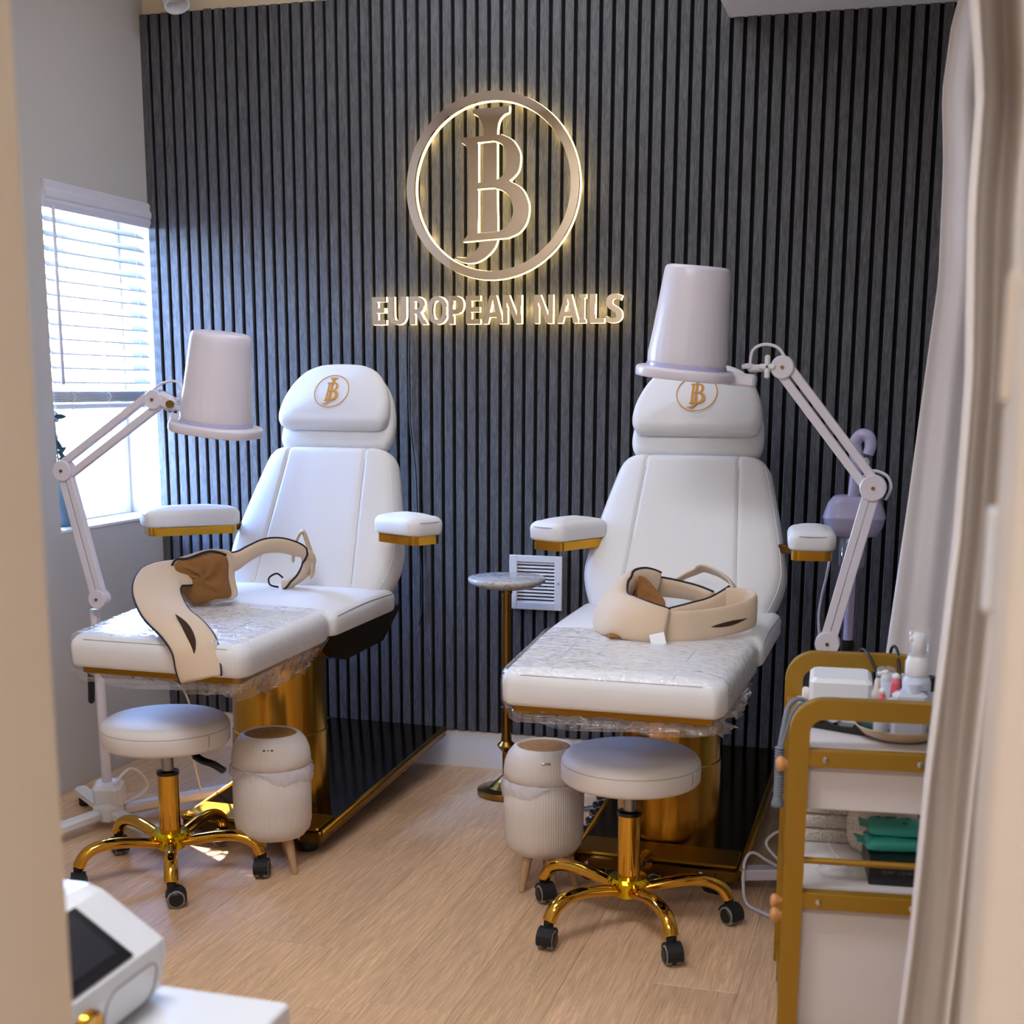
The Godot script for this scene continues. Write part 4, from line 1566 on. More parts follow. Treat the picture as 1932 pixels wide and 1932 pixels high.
# ---------------------------------------------------------------- waste bins
func make_bin(label: String, at: Vector3, turn: float, chrome: bool, legs: Array, rag: float) -> void:
	var o := thing("waste_bin", label, "waste bin", at, turn, "ribbed waste bins")
	var prof := [[0.020, 0.088], [0.062, 0.090], [0.086, 0.098], [0.100, 0.116], [0.1045, 0.140], [0.1055, 0.20], [0.1055, 0.296]]
	var rings := []
	var n := 300
	for p in prof:
		var r := PackedVector3Array()
		for j in n:
			var a := TAU * j / n
			var rib: float = 0.0008 * cos(a * 100.0) if p[0] > 0.09 else 0.0
			r.append(Vector3(cos(a) * (p[0] + rib), p[1], sin(a) * (p[0] + rib)))
		rings.append(r)
	var st := mb()
	add_tris(st, rings_tris(rings))
	part(st, "body", M.plastic_cream, o)
	rings = []
	for p in [[0.1040, 0.298], [0.1062, 0.300], [0.1062, 0.318], [0.1035, 0.340], [0.095, 0.362], [0.084, 0.377], [0.076, 0.382], [0.0735, 0.3835], [0.0715, 0.3835], [0.071, 0.376]]:
		var r := PackedVector3Array()
		for j in n:
			var a := TAU * j / n
			var rib: float = 0.0008 * cos(a * 100.0) if p[0] > 0.09 else 0.0
			r.append(Vector3(cos(a) * (p[0] + rib), p[1], sin(a) * (p[0] + rib)))
		rings.append(r)
	st = mb()
	add_tris(st, rings_tris(rings))
	var lid := part(st, "lid", M.plastic_cream, o)
	st = mb()
	lathe_hard(st, [[0.05, 0.370], [0.0708, 0.371], [0.0708, 0.3785], [0.069, 0.3800]], Transform3D.IDENTITY, 48)
	part(st, "wood_disc", M.bamboo, lid, "wood grain disc set in the lid")
	var fx := Transform3D(Basis(Vector3(1, 0, 0), 0.62), Vector3(0, 0.357, 0.0975))
	if chrome:
		st = mb()
		pad(st, rrect(0.0125, 0.0035, 0.0034, 4), 0.003, 0.001, 0.0005, fx * Transform3D(Basis(Vector3(1, 0, 0), Vector3(0, 0, 1), Vector3(0, 1, 0)), Vector3(0, 0, -0.001)))
		part(st, "lid_latch", M.chrome, lid, "small chrome latch")
	else:
		for x in [[-0.0105, 0.0034], [0.0, 0.0022], [0.0105, 0.0034]]:
			st = mb()
			lathe_hard(st, [[x[1], 0.0], [x[1], 0.0012]], fx * Transform3D(Basis(Vector3(1, 0, 0), PI / 2.0), Vector3(x[0], 0, 0)), 14)
			part(st, "sensor_dot", M.black, lid, "black sensor dot")
	# bag hanging out under the lid
	st = mb()
	rings = []
	for k in 6:
		var r := PackedVector3Array()
		for j in 120:
			var a := TAU * j / 120.0
			var drop := 0.030 + 0.018 * sin(a * 2.0 + rag) + 0.010 * sin(a * 5.0 + rag * 2.0)
			var t := k / 5.0
			var rr := 0.1068 + 0.006 * sin(PI * t) + 0.0022 * sin(a * 23.0 + t * 7.0) + 0.002 * sin(a * 41.0 + t * 3.0)
			r.append(Vector3(cos(a) * rr, 0.299 - t * drop, sin(a) * rr))
		rings.append(r)
	add_tris(st, rings_tris(rings, true, false), Transform3D.IDENTITY, 0, false)
	part(st, "bin_liner", M.liner, o, "translucent bag edge hanging out under the lid")
	for l in legs:
		st = mb()
		var d := Vector3(sin(l), 0, cos(l))
		cyl(st, d * 0.088, d * 0.062 + UPV * 0.094, 0.0085, 16, 0.0135)
		part(st, "leg", M.beech, o)

# ---------------------------------------------------------------- magnifying lamps
func bar_pair(st: SurfaceTool, a: Vector3, b: Vector3, gap: float, w: float, t: float) -> void:
	var d := (b - a).normalized()
	var nrm := Vector3(0, 0, 1)
	var side := nrm.cross(d).normalized()
	for s in [-1, 1]:
		var c: Vector3 = (a + b) / 2.0 + side * s * gap / 2.0
		box(st, Vector3(w, (b - a).length(), t), Transform3D(Basis(side, d, side.cross(d)), c), 0.002)

func disc(st: SurfaceTool, c: Vector3, r: float, t: float) -> void:
	lathe_hard(st, [[r * 0.92, -t / 2.0], [r, -t / 2.0 + 0.003], [r, t / 2.0 - 0.003], [r * 0.92, t / 2.0]], Transform3D(Basis(Vector3(1, 0, 0), PI / 2.0), c), 32)

func lamp_bucket(o: Node3D, hx: Transform3D) -> void:
	# flat lens tray and the deep cover standing on it
	var st := mb()
	pad(st, rrect(0.122, 0.112, 0.092, 9), 0.026, 0.008, 0.0, hx)
	var tray := part(st, "lens_tray", M.plastic, o)
	st = mb()
	lathe_hard(st, [[0.098, 0.026], [0.100, 0.026], [0.100, 0.034], [0.096, 0.036]], hx, 56)
	part(st, "collar", M.plastic_lilac, tray)
	st = mb()
	var rings := []
	var n := 96
	for p in [[0.0975, 0.034], [0.0985, 0.040], [0.0975, 0.058], [0.0960, 0.072], [0.0925, 0.115], [0.0820, 0.245], [0.0800, 0.262], [0.0760, 0.269], [0.066, 0.272]]:
		var r := PackedVector3Array()
		for j in n:
			var a := TAU * j / n
			var k: float = 0.0
			if p[1] > 0.05 and p[1] < 0.12:
				k = 0.0022 * absf(sin(a * 14.0)) * (0.12 - p[1]) / 0.07
			r.append(Vector3(cos(a) * (p[0] + k), p[1], sin(a) * (p[0] + k)))
		rings.append(r)
	add_tris(st, rings_tris(rings), hx)
	part(st, "deep_cover", M.plastic, o)

func joints(o: Node3D, at: Array, r: Array) -> void:
	for i in 3:
		var st := mb()
		disc(st, at[i], r[i], 0.036)
		var j := part(st, "joint", M.plastic, o)
		st = mb()
		disc(st, at[i] + Vector3(0, 0, 0.019), 0.0045, 0.006)
		part(st, "joint_screw", M.brass, j)

func magnifier_left() -> void:
	var at := Vector3(0.318, 0, 0.93)
	var o := thing("magnifier_lamp", "white floor magnifier lamp by the window with a bucket-shaped cover", "lamp", at, 0.0, "white floor magnifier lamps")
	var st := mb()
	lathe_hard(st, [[0.052, 0.022], [0.055, 0.028], [0.050, 0.060], [0.036, 0.075], [0.036, 0.10]], Transform3D.IDENTITY, 6)
	box(st, Vector3(0.085, 0.075, 0.07), X(Vector3(0.005, 0.10, 0), 0.3, 0.25, 0.0), 0.010)
	part(st, "hub", M.plastic_white, o)
	for e in [Vector3(-0.10, 0.02, 0.42), Vector3(0.235, 0.02, -0.31), Vector3(0.285, 0.02, 0.16), Vector3(-0.20, 0.02, -0.16)]:
		st = mb()
		var d: Vector3 = e
		var L := Vector2(d.x, d.z).length()
		var dir := Vector3(d.x, 0, d.z) / L
		var b := Basis(dir.cross(UPV), UPV, -dir)
		box(st, Vector3(0.042, 0.030, L - 0.03), Transform3D(b, dir * (L / 2.0 + 0.03) + UPV * 0.042), 0.007)
		part(st, "leg", M.plastic_white, o)
		st = mb()
		lathe_hard(st, [[0.012, 0.0], [0.016, 0.004], [0.016, 0.026], [0.012, 0.028]], X(dir * (L - 0.02)), 16)
		part(st, "rubber_foot", M.black, o)
	st = mb()
	cyl(st, Vector3(0.0, 0.09, 0), Vector3(-0.010, 0.66, 0.0), 0.0145, 20)
	part(st, "post", M.plastic, o)
	var j0 := Vector3(0.022, 0.695, 0.02)
	var j1 := Vector3(-0.070, 1.063, 0.02)
	var j2 := Vector3(0.240, 1.266, 0.03)
	joints(o, [j0, j1, j2], [0.028, 0.030, 0.027])
	st = mb()
	bar_pair(st, j0, j1, 0.024, 0.021, 0.022)
	part(st, "lower_arm", M.plastic, o)
	st = mb()
	bar_pair(st, j1, j2, 0.040, 0.020, 0.020)
	part(st, "upper_arm", M.plastic, o)
	st = mb()
	box(st, Vector3(0.07, 0.045, 0.030), X(j2 + Vector3(0.032, -0.004, 0), 0, 0, -0.45), 0.010)
	part(st, "head_joint", M.plastic, o)
	st = mb()
	disc(st, j2 + Vector3(0.055, -0.012, 0.018), 0.011, 0.012)
	part(st, "joint_screw", M.brass, o)
	st = mb()
	box(st, Vector3(0.012, 0.045, 0.012), X(j2 + Vector3(0.085, 0.004, 0.0), 0, 0, 0.35), 0.003)
	box(st, Vector3(0.040, 0.012, 0.012), X(j2 + Vector3(0.085, 0.004, 0.0), 0, 0, 0.35), 0.003)
	box(st, Vector3(0.085, 0.014, 0.020), X(j2 + Vector3(0.100, -0.026, 0.0), 0, 0, -0.12), 0.004)
	part(st, "clamp_knob", M.plastic, o)
	st = mb()
	tube(st, smooth_path([j2 + Vector3(-0.005, 0.026, 0), j2 + Vector3(0.025, 0.045, 0), j2 + Vector3(0.065, 0.050, 0), j2 + Vector3(0.083, 0.030, 0), j2 + Vector3(0.086, -0.01, 0)], 6), 0.0036, 8)
	part(st, "cable", M.plastic, o)
	st = mb()
	box(st, Vector3(0.070, 0.030, 0.050), X(j2 + Vector3(0.088, -0.055, 0.0), 0, 0, -0.13), 0.006)
	part(st, "tray_arm", M.plastic, o)
	lamp_bucket(o, X(j2 + Vector3(0.192, -0.090, 0.02), 0.0, 0.04, -0.125))
	st = mb()
	tube(st, smooth_path([Vector3(0.036, 0.135, 0.02), Vector3(0.045, 0.165, -0.05), Vector3(0.060, 0.140, -0.09), Vector3(0.075, 0.100, -0.10), Vector3(0.060, 0.075, -0.07), Vector3(0.030, 0.060, -0.03)], 6), 0.0045, 8)
	part(st, "power_cord", M.plastic_white, o)
	st = mb()
	box(st, Vector3(0.018, 0.125, 0.020), X(Vector3(-0.028, 0.44, 0.012), 0.1, 0.0, -0.04), 0.006)
	part(st, "hanging_handle", M.black, o, "black handle hanging beside the post")

func magnifier_right() -> void:
	var at := Vector3(2.405, 0, 0.88)
	var o := thing("magnifier_lamp", "white floor magnifier lamp reaching over the right chair's head pillow", "lamp", at, 0.0, "white floor magnifier lamps")
	var st := mb()
	lathe_hard(st, [[0.048, 0.030], [0.052, 0.036], [0.048, 0.075], [0.034, 0.085], [0.034, 0.10]], Transform3D.IDENTITY, 6)
	part(st, "hub", M.plastic, o)
	for e in [Vector3(-0.30, 0, 0.10), Vector3(0.15, 0, -0.26), Vector3(0.16, 0, 0.26)]:
		st = mb()
		var d: Vector3 = e
		var L := d.length()
		var dir := d / L
		box(st, Vector3(0.046, 0.030, L), Transform3D(Basis(dir.cross(UPV), UPV, -dir), dir * L / 2.0 + UPV * 0.055), 0.004)
		part(st, "leg", M.plastic, o)
		st = mb()
		lathe_hard(st, [[0.014, 0.0], [0.019, 0.005], [0.019, 0.034], [0.013, 0.042]], X(dir * (L - 0.055)), 18)
		part(st, "caster", M.black, o)
	st = mb()
	cyl(st, Vector3(0, 0.09, 0), Vector3(0, 0.635, 0), 0.0145, 20)
	part(st, "post", M.plastic, o)
	var j1 := Vector3(0.0, 0.672, 0.02)
	var j2 := Vector3(0.091, 1.065, 0.02)
	var j3 := Vector3(-0.140, 1.355, 0.02)
	joints(o, [j1, j2, j3], [0.031, 0.0325, 0.0285])
	st = mb()
	bar_pair(st, j1, j2, 0.021, 0.020, 0.022)
	part(st, "lower_arm", M.plastic, o)
	st = mb()
	bar_pair(st, j2, j3, 0.027, 0.021, 0.020)
	part(st, "upper_arm", M.plastic, o)
	st = mb()
	tube(st, smooth_path([j2 + Vector3(-0.028, 0.022, -0.01), j2 + Vector3(-0.004, 0.041, -0.01), j2 + Vector3(0.030, 0.030, -0.01), j2 + Vector3(0.042, 0.002, -0.01), j2 + Vector3(0.030, -0.03, -0.01)], 6), 0.0038, 8)
	part(st, "cable", M.plastic, o)
	st = mb()
	tube(st, smooth_path([j3 + Vector3(0.004, 0.025, 0), j3 + Vector3(-0.015, 0.048, 0), j3 + Vector3(-0.048, 0.055, 0), j3 + Vector3(-0.075, 0.040, 0), j3 + Vector3(-0.080, 0.0, 0)], 6), 0.0038, 8)
	part(st, "cable", M.plastic, o)
	st = mb()
	box(st, Vector3(0.075, 0.018, 0.022), X(j3 + Vector3(-0.048, -0.002, 0), 0, 0, 0.03), 0.005)
	pad(st, ellipse2(0.017, 0.014, 20), 0.012, 0.005, 0.002, X(j3 + Vector3(-0.084, -0.004, 0)))
	part(st, "head_joint", M.plastic, o)
	st = mb()
	box(st, Vector3(0.013, 0.058, 0.014), X(j3 + Vector3(-0.036, 0.001, 0.018)), 0.004)
	box(st, Vector3(0.042, 0.014, 0.014), X(j3 + Vector3(-0.036, 0.001, 0.018)), 0.004)
	part(st, "clamp_knob", M.plastic_white, o)
	st = mb()
	box(st, Vector3(0.085, 0.032, 0.056), X(j3 + Vector3(-0.106, -0.030, 0.0), 0, 0, -0.10), 0.006)
	part(st, "tray_arm", M.plastic, o)
	lamp_bucket(o, X(j3 + Vector3(-0.238, -0.028, 0.02), 0.0, 0.05, -0.10))
	st = mb()
	tube(st, smooth_path([Vector3(-0.09, 0.075, 0.05), Vector3(-0.125, 0.095, 0.06), Vector3(-0.16, 0.118, 0.075), Vector3(-0.178, 0.100, 0.09), Vector3(-0.178, 0.055, 0.12), Vector3(-0.165, 0.008, 0.15), Vector3(-0.12, 0.006, 0.20), Vector3(-0.06, 0.006, 0.24)], 6), 0.0042, 8)
	tube(st, smooth_path([Vector3(-0.03, 0.12, 0.0), Vector3(-0.085, 0.165, 0.02), Vector3(-0.12, 0.150, 0.02), Vector3(-0.13, 0.125, 0.03), Vector3(-0.09, 0.09, 0.05)], 6), 0.0042, 8)
	part(st, "power_cord", M.plastic, o)

# ---------------------------------------------------------------- small things between and behind the chairs
func side_things() -> void:
	var o := thing("side_table", "small round marble side table on a slim brass pole", "side table", Vector3(1.375, 0, 0.275))
	var st := mb()
	lathe_hard(st, [[0.085, 0.0], [0.095, 0.004], [0.095, 0.018], [0.090, 0.021], [0.06, 0.026], [0.035, 0.045], [0.018, 0.060]], Transform3D.IDENTITY, 48)
	part(st, "foot", M.brass, o)
	st = mb()
	lathe_hard(st, [[0.012, 0.05], [0.013, 0.14], [0.016, 0.145], [0.028, 0.160], [0.030, 0.166], [0.018, 0.178], [0.0155, 0.20], [0.0155, 0.66], [0.018, 0.664], [0.018, 0.680]], Transform3D.IDENTITY, 28)
	part(st, "pole", M.brass, o)
	st = mb()
	lathe(st, [[0.02, 0.680], [0.085, 0.682], [0.108, 0.690], [0.118, 0.697], [0.122, 0.700], [0.1235, 0.708], [0.1215, 0.7125], [0.118, 0.7135]], Transform3D.IDENTITY, 64)
	part(st, "marble_top", M.marble, o)

	o = thing("air_vent", "square white louvred air vent set low in the slatted wall", "vent", Vector3(1.400, 0.661, 0.0))
	st = mb()
	for b in [[-0.091, -0.065, -0.091, 0.091], [0.065, 0.091, -0.091, 0.091], [-0.065, 0.065, 0.069, 0.091], [-0.065, 0.065, -0.091, -0.067]]:
		bx(st, Vector3(b[0], b[2], 0.014), Vector3(b[1], b[3], 0.022), 0.0012)
	part(st, "frame", M.plastic_white, o)
	st = mb()
	bx(st, Vector3(-0.066, -0.068, 0.006), Vector3(0.066, 0.070, 0.010))
	part(st, "dark_backing", M.black_soft, o)
	st = mb()
	box(st, Vector3(0.131, 0.0075, 0.0016), X(Vector3.ZERO, 0, -0.75))
	var lm := done(st)
	for i in 12:
		var s := part_mesh(lm, "louvre", M.plastic_white, o)
		s.position = Vector3(0, 0.0645 - i * 0.0117, 0.0165)
	st = mb()
	lathe_hard(st, [[0.0026, 0.0], [0.0026, 0.0012]], Transform3D(Basis(Vector3(1, 0, 0), PI / 2.0), Vector3(0.079, 0.0, 0.022)), 12)
	part(st, "screw", M.steel, o)

	# facial steamer
	o = thing("facial_steamer", "lilac facial steamer on a slim stand behind the right chair", "facial steamer", Vector3(2.435, 0, 0.36))
	st = mb()
	for k in 4:
		var a := PI / 4.0 + PI / 2.0 * k
		box(st, Vector3(0.03, 0.03, 0.22), Transform3D(Basis(UPV, a), Vector3(sin(a) * 0.11, 0.045, cos(a) * 0.11)), 0.006)
	part(st, "foot_cross", M.black, o)
	st = mb()
	cyl(st, Vector3(0, 0.04, 0), Vector3(0, 0.58, 0), 0.019, 20)
	part(st, "lower_pole", M.black, o)
	st = mb()
	cyl(st, Vector3(0, 0.585, 0), Vector3(0, 0.92, 0), 0.0145, 20)
	part(st, "pole", M.plastic_lilac, o)
	st = mb()
	var rings := []
	for p in [[0.045, 0.888], [0.068, 0.893], [0.082, 0.920], [0.086, 0.940], [0.088, 0.944], [0.086, 0.948], [0.083, 0.960], [0.074, 0.985], [0.062, 1.000], [0.05, 1.004]]:
		var r := PackedVector3Array()
		for q in rrect(1.0, 0.86, 0.55, 8):
			r.append(Vector3(q.x * p[0], p[1], q.y * p[0]))
		rings.append(r)
	add_tris(st, rings_tris(rings))
	part(st, "tank_housing", M.plastic_lilac, o)
	st = mb()
	cyl(st, Vector3(-0.005, 0.99, 0.02), Vector3(0.004, 1.11, 0.03), 0.017, 20)
	lathe(st, [[0.026, 0.0], [0.026, 0.004], [0.018, 0.010]], X(Vector3(-0.005, 0.986, 0.02)), 24)
	var pts := [Vector3(0.004, 1.10, 0.03), Vector3(-0.004, 1.13, 0.03), Vector3(-0.006, 1.155, 0.03), Vector3(0.010, 1.176, 0.035), Vector3(0.030, 1.170, 0.040), Vector3(0.036, 1.148, 0.042), Vector3(0.030, 1.122, 0.044)]
	tube(st, smooth_path(pts, 6), 0.021, 18, 0.015)
	part(st, "steam_arm", M.plastic_lilac, o)
	st = mb()
	lathe_hard(st, [[0.010, 0.0], [0.010, 0.012], [0.006, 0.012]], frame(Vector3(0.024, 1.105, 0.052), Vector3(0.2, -0.3, 1)), 18)
	part(st, "nozzle", M.plastic, o)
	st = mb()
	lathe(st, [[0.030, 0.888], [0.038, 0.886], [0.038, 0.81], [0.034, 0.802], [0.02, 0.80]], X(Vector3(0.0, 0, 0.030)), 32)
	part(st, "glass_jar", M.clear, o)
	st = mb()
	tube(st, smooth_path([Vector3(-0.028, 0.89, 0.03), Vector3(-0.028, 0.84, 0.03), Vector3(-0.020, 0.822, 0.03), Vector3(0.0, 0.818, 0.03), Vector3(0.02, 0.826, 0.03)], 5), 0.0035, 8)
	part(st, "heating_rod", M.steel, o)
	st = mb()
	tube(st, smooth_path([Vector3(-0.058, 0.90, 0.03), Vector3(-0.060, 0.84, 0.03), Vector3(-0.068, 0.77, 0.03), Vector3(-0.082, 0.69, 0.03), Vector3(-0.082, 0.62, 0.03), Vector3(-0.06, 0.45, 0.03), Vector3(-0.05, 0.2, 0.03), Vector3(-0.04, 0.004, 0.05)], 5), 0.0040, 8)
	part(st, "power_cord", M.plastic, o)

	# round-keyed foot roller on the floor beside the right chair
	o = thing("foot_roller", "black foot roller with a row of shiny round discs beside the right chair base", "foot roller", Vector3(1.735, 0, 0.45))
	st = mb()
	box(st, Vector3(0.075, 0.028, 0.66), X(Vector3(0, 0.016, 0), 0.085), 0.008)
	part(st, "rail", M.black_gloss, o)
	for i in 8:
		st = mb()
		var z := -0.27 + i * 0.078
		lathe_hard(st, [[0.030, 0.0], [0.033, 0.004], [0.033, 0.020], [0.029, 0.024], [0.020, 0.025]], Transform3D(Basis(UPV, 0.085), Vector3(z * 0.085, 0.030, z)) * X(Vector3.ZERO, 0, -0.22, 0.30), 28)
		part(st, "disc", M.black_gloss, o)

	# cables on the floor and wall
	st = mb()
	tube(st, smooth_path([Vector3(0.960, 1.50, 0.020), Vector3(0.958, 1.354, 0.020), Vector3(0.960, 1.180, 0.020), Vector3(0.976, 1.039, 0.021), Vector3(0.982, 0.897, 0.021), Vector3(0.989, 0.771, 0.021), Vector3(0.997, 0.662, 0.021), Vector3(0.996, 0.552, 0.021), Vector3(0.984, 0.496, 0.021)], 8), 0.0026, 8)
	var cb := part(st, numbered("wall_cable"), M.black, self)
	tag(cb, "thin black cable running down the slatted wall below the lettering", "cable")
	o = thing("plug_cable", "white plug and cable hanging under the window-side leg rest", "cable", Vector3(0.493, 0.47, 0.90))
	st = mb()
	tube(st, smooth_path([Vector3(-0.06, 0.062, 0.06), Vector3(-0.035, 0.025, 0.03), Vector3(0.0, 0.0, 0.0), Vector3(0.014, -0.025, -0.04), Vector3(0.022, -0.06, -0.09), Vector3(0.014, -0.115, -0.14), Vector3(-0.002, -0.17, -0.17), Vector3(-0.01, -0.30, -0.19), Vector3(0.02, -0.462, -0.20)], 6), 0.0034, 8)
	part(st, "cord", M.plastic_cream, o)
	st = mb()
	box(st, Vector3(0.030, 0.022, 0.022), X(Vector3(-0.020, 0.012, 0.014), 0.4, 0.0, -0.8), 0.006)
	for i in 6:
		lathe(st, [[0.0055, 0.0], [0.0062, 0.002], [0.0050, 0.004]], frame(Vector3(-0.006 + i * 0.0042, 0.000 - i * 0.0045, 0.004 - i * 0.006), Vector3(0.42, -0.45, -0.6)), 10)
	part(st, "plug", M.plastic_cream, o)
	st = mb()
	for k in 2:
		tube(st, smooth_path([Vector3(1.62, 0.006, 0.40 + k * 0.02), Vector3(1.70, 0.006, 0.33 + k * 0.03), Vector3(1.78, 0.007, 0.37 - k * 0.03), Vector3(1.84, 0.006, 0.42)], 6), 0.0038, 8)
	cb = part(st, numbered("floor_cable"), M.cord_grey, self)
	tag(cb, "grey cables lying on the floor behind the right waste bin", "cable")

# ---------------------------------------------------------------- trolley and what stands on it
func u_frame(st: SurfaceTool, w: float, h: float, z: float, post: float, deep: float) -> void:
	# inverted U of flat bar, round shoulders
	var r := 0.062
	var outer := PackedVector2Array([Vector2(-w / 2.0, 0.055)])
	for i in 11:
		var a := PI - PI / 2.0 * i / 10.0
		outer.append(Vector2(-w / 2.0 + r, h - r) + Vector2(cos(a), sin(a)) * r)
	for i in 11:
		var a := PI / 2.0 - PI / 2.0 * i / 10.0
		outer.append(Vector2(w / 2.0 - r, h - r) + Vector2(cos(a), sin(a)) * r)
	outer.append(Vector2(w / 2.0, 0.055))
	var ri := r - post
	outer.append(Vector2(w / 2.0 - post, 0.055))
	for i in 11:
		var a := PI / 2.0 * i / 10.0
		outer.append(Vector2(w / 2.0 - r, h - r) + Vector2(cos(a), sin(a)) * ri)
	for i in 11:
		var a := PI / 2.0 + PI / 2.0 * i / 10.0
		outer.append(Vector2(-w / 2.0 + r, h - r) + Vector2(cos(a), sin(a)) * ri)
	outer.append(Vector2(-w / 2.0 + post, 0.055))
	extrude(st, outer, deep, X(Vector3(0, 0, z - deep / 2.0)))

const TY := 0.105
func tpos(p: Vector3) -> Vector3:
	# trolley's own place to room place
	return Vector3(2.522, 0, 1.675) + Basis(UPV, TY) * p

func put(called: String, label: String, category: String, p: Vector3, turn := 0.0, group := "") -> Node3D:
	return thing(called, label, category, tpos(p), TY + turn, group)

func bottle(o: Node3D, r: float, h: float, neck: float, m: Material, shoulder := 0.012) -> void:
	var st := mb()
	lathe(st, [[r * 0.85, 0.0], [r, 0.004], [r, h - shoulder], [r * 0.92, h - shoulder * 0.4], [neck, h], [neck, h + 0.010]], Transform3D.IDENTITY, 32)
	part(st, "body", m, o)

func trolley() -> void:
	var w := 0.300
	var o := thing("trolley", "gold framed white salon trolley with two shelves and drawers", "trolley", tpos(Vector3.ZERO), TY)
	var st := mb()
	u_frame(st, w, 0.755, 0.225, 0.036, 0.030)
	part(st, "front_frame", M.gold_paint, o)
	st = mb()
	u_frame(st, w, 0.755, -0.225, 0.036, 0.030)
	part(st, "rear_frame", M.gold_paint, o)
	for y in [0.645, 0.372, 0.088]:
		st = mb()
		for z in [-0.225, 0.225]:
			box(st, Vector3(w - 0.07, 0.031, 0.026), X(Vector3(0, y, z)), 0.001)
		for x in [-0.132, 0.132]:
			box(st, Vector3(0.026, 0.031, 0.43), X(Vector3(x, y, 0)), 0.001)
		part(st, "shelf_rail", M.gold_paint, o)
		for x in [-0.085, 0.082]:
			st = mb()
			lathe_hard(st, [[0.0055, 0.0], [0.0055, 0.0018], [0.003, 0.0026]], Transform3D(Basis(Vector3(1, 0, 0), PI / 2.0), Vector3(x, y - 0.001, 0.238)), 14)
			part(st, "screw", M.chrome, o)
	st = mb()
	box(st, Vector3(w - 0.05, 0.012, 0.43), X(Vector3(0, 0.655, 0)), 0.001)
	part(st, "top_board", M.board, o)
	st = mb()
	box(st, Vector3(w - 0.05, 0.012, 0.43), X(Vector3(0, 0.378, 0)), 0.001)
	part(st, "lower_board", M.board, o)
	st = mb()
	bx(st, Vector3(-0.116, 0.543, -0.200), Vector3(0.120, 0.632, 0.215), 0.002)
	var dr := part(st, "top_drawer", M.board, o)
	st = mb()
	bx(st, Vector3(-0.116, 0.108, -0.200), Vector3(0.120, 0.358, 0.215), 0.002)
	var cb := part(st, "cabinet", M.board, o)
	for z in [-0.205, 0.225]:
		st = mb()
		cyl(st, Vector3(-0.125, 0.447, z), Vector3(0.125, 0.447, z), 0.0062, 16)
		part(st, "guard_rod", M.gold_paint, o)
	for k in [[0.588, 0.075, 0], [0.300, 0.060, 1], [0.281, 0.085, 1]]:
		st = mb()
		lathe(st, [[0.007, 0.0], [0.007, 0.012], [0.013, 0.018], [0.0155, 0.024], [0.013, 0.030], [0.006, 0.033]], Transform3D(Basis(Vector3(0, 0, 1), PI / 2.0), Vector3(-0.136, k[0], k[1])), 24)
		part(st, "knob", M.knob, dr if k[2] == 0 else cb, "turned wooden knob")
	for x in [-0.132, 0.132]:
		for z in [-0.225, 0.225]:
			st = mb()
			lathe_hard(st, [[0.020, -0.010], [0.024, -0.007], [0.024, 0.007], [0.020, 0.010]], Transform3D(Basis(Vector3(0, 0, 1), PI / 2.0), Vector3(x, 0.024, z)), 20)
			cyl(st, Vector3(x, 0.035, z), Vector3(x, 0.057, z), 0.008, 12)
			part(st, "caster", M.black, o)

	var top := 0.6612
	# white appliance with hand piece and coiled cable
	o = put("skin_device", "white box-shaped skin care device at the back of the trolley top", "device", Vector3(-0.045, top, -0.070), -0.05)
	st = mb()
	box(st, Vector3(0.122, 0.078, 0.130), X(Vector3(0, 0.042, 0)), 0.008)
	part(st, "housing", M.plastic_white, o)
	for x in [-0.05, 0.05]:
		for z in [-0.055, 0.055]:
			st = mb()
			lathe_hard(st, [[0.006, 0.0], [0.006, 0.004]], X(Vector3(x, 0, z)), 12)
			part(st, "rubber_foot", M.black, o)
	st = mb()
	lathe_hard(st, [[0.016, 0.0], [0.018, 0.003], [0.018, 0.010], [0.014, 0.013]], Transform3D(Basis(Vector3(0, 0, 1), PI / 2.0), Vector3(-0.061, 0.040, 0.040)), 24)
	part(st, "dial", M.plastic_cream, o)
	o = put("hand_piece", "grey corded hand piece hooked over the trolley's left side", "hand piece", Vector3(-0.112, top, -0.010))
	st = mb()
	tube(st, smooth_path([Vector3(0.006, 0.034, 0.012), Vector3(-0.018, 0.042, 0.020), Vector3(-0.036, 0.028, 0.030), Vector3(-0.044, -0.010, 0.045), Vector3(-0.050, -0.050, 0.058)], 6), 0.0045, 10, 0.006)
	tube(st, smooth_path([Vector3(0.004, 0.028, 0.020), Vector3(-0.014, 0.034, 0.028), Vector3(-0.030, 0.014, 0.036), Vector3(-0.040, -0.020, 0.050), Vector3(-0.048, -0.050, 0.062)], 6), 0.0035, 10)
	part(st, "cord", M.cord_grey, o)
	st = mb()
	var y := -0.050
	for i in 17:
		lathe(st, [[0.008, 0.0], [0.0105, 0.0018], [0.008, 0.0038]], X(Vector3(-0.050 + i * 0.0001, y - 0.0058 * i, 0.060)), 16)
	lathe(st, [[0.006, 0.0], [0.0085, -0.01], [0.0085, -0.098], [0.013, -0.112], [0.012, -0.118]], X(Vector3(-0.050, y, 0.060)), 18)
	part(st, "ribbed_grip", M.cord_grey, o)
	st = mb()
	tube(st, PackedVector3Array([Vector3(0.006, 0.030, 0.018), Vector3(0.026, 0.026, 0.026)]), 0.007, 12)
	part(st, "white_plug", M.plastic_white, o)
	# black cable arching over the rear frame
	st = mb()
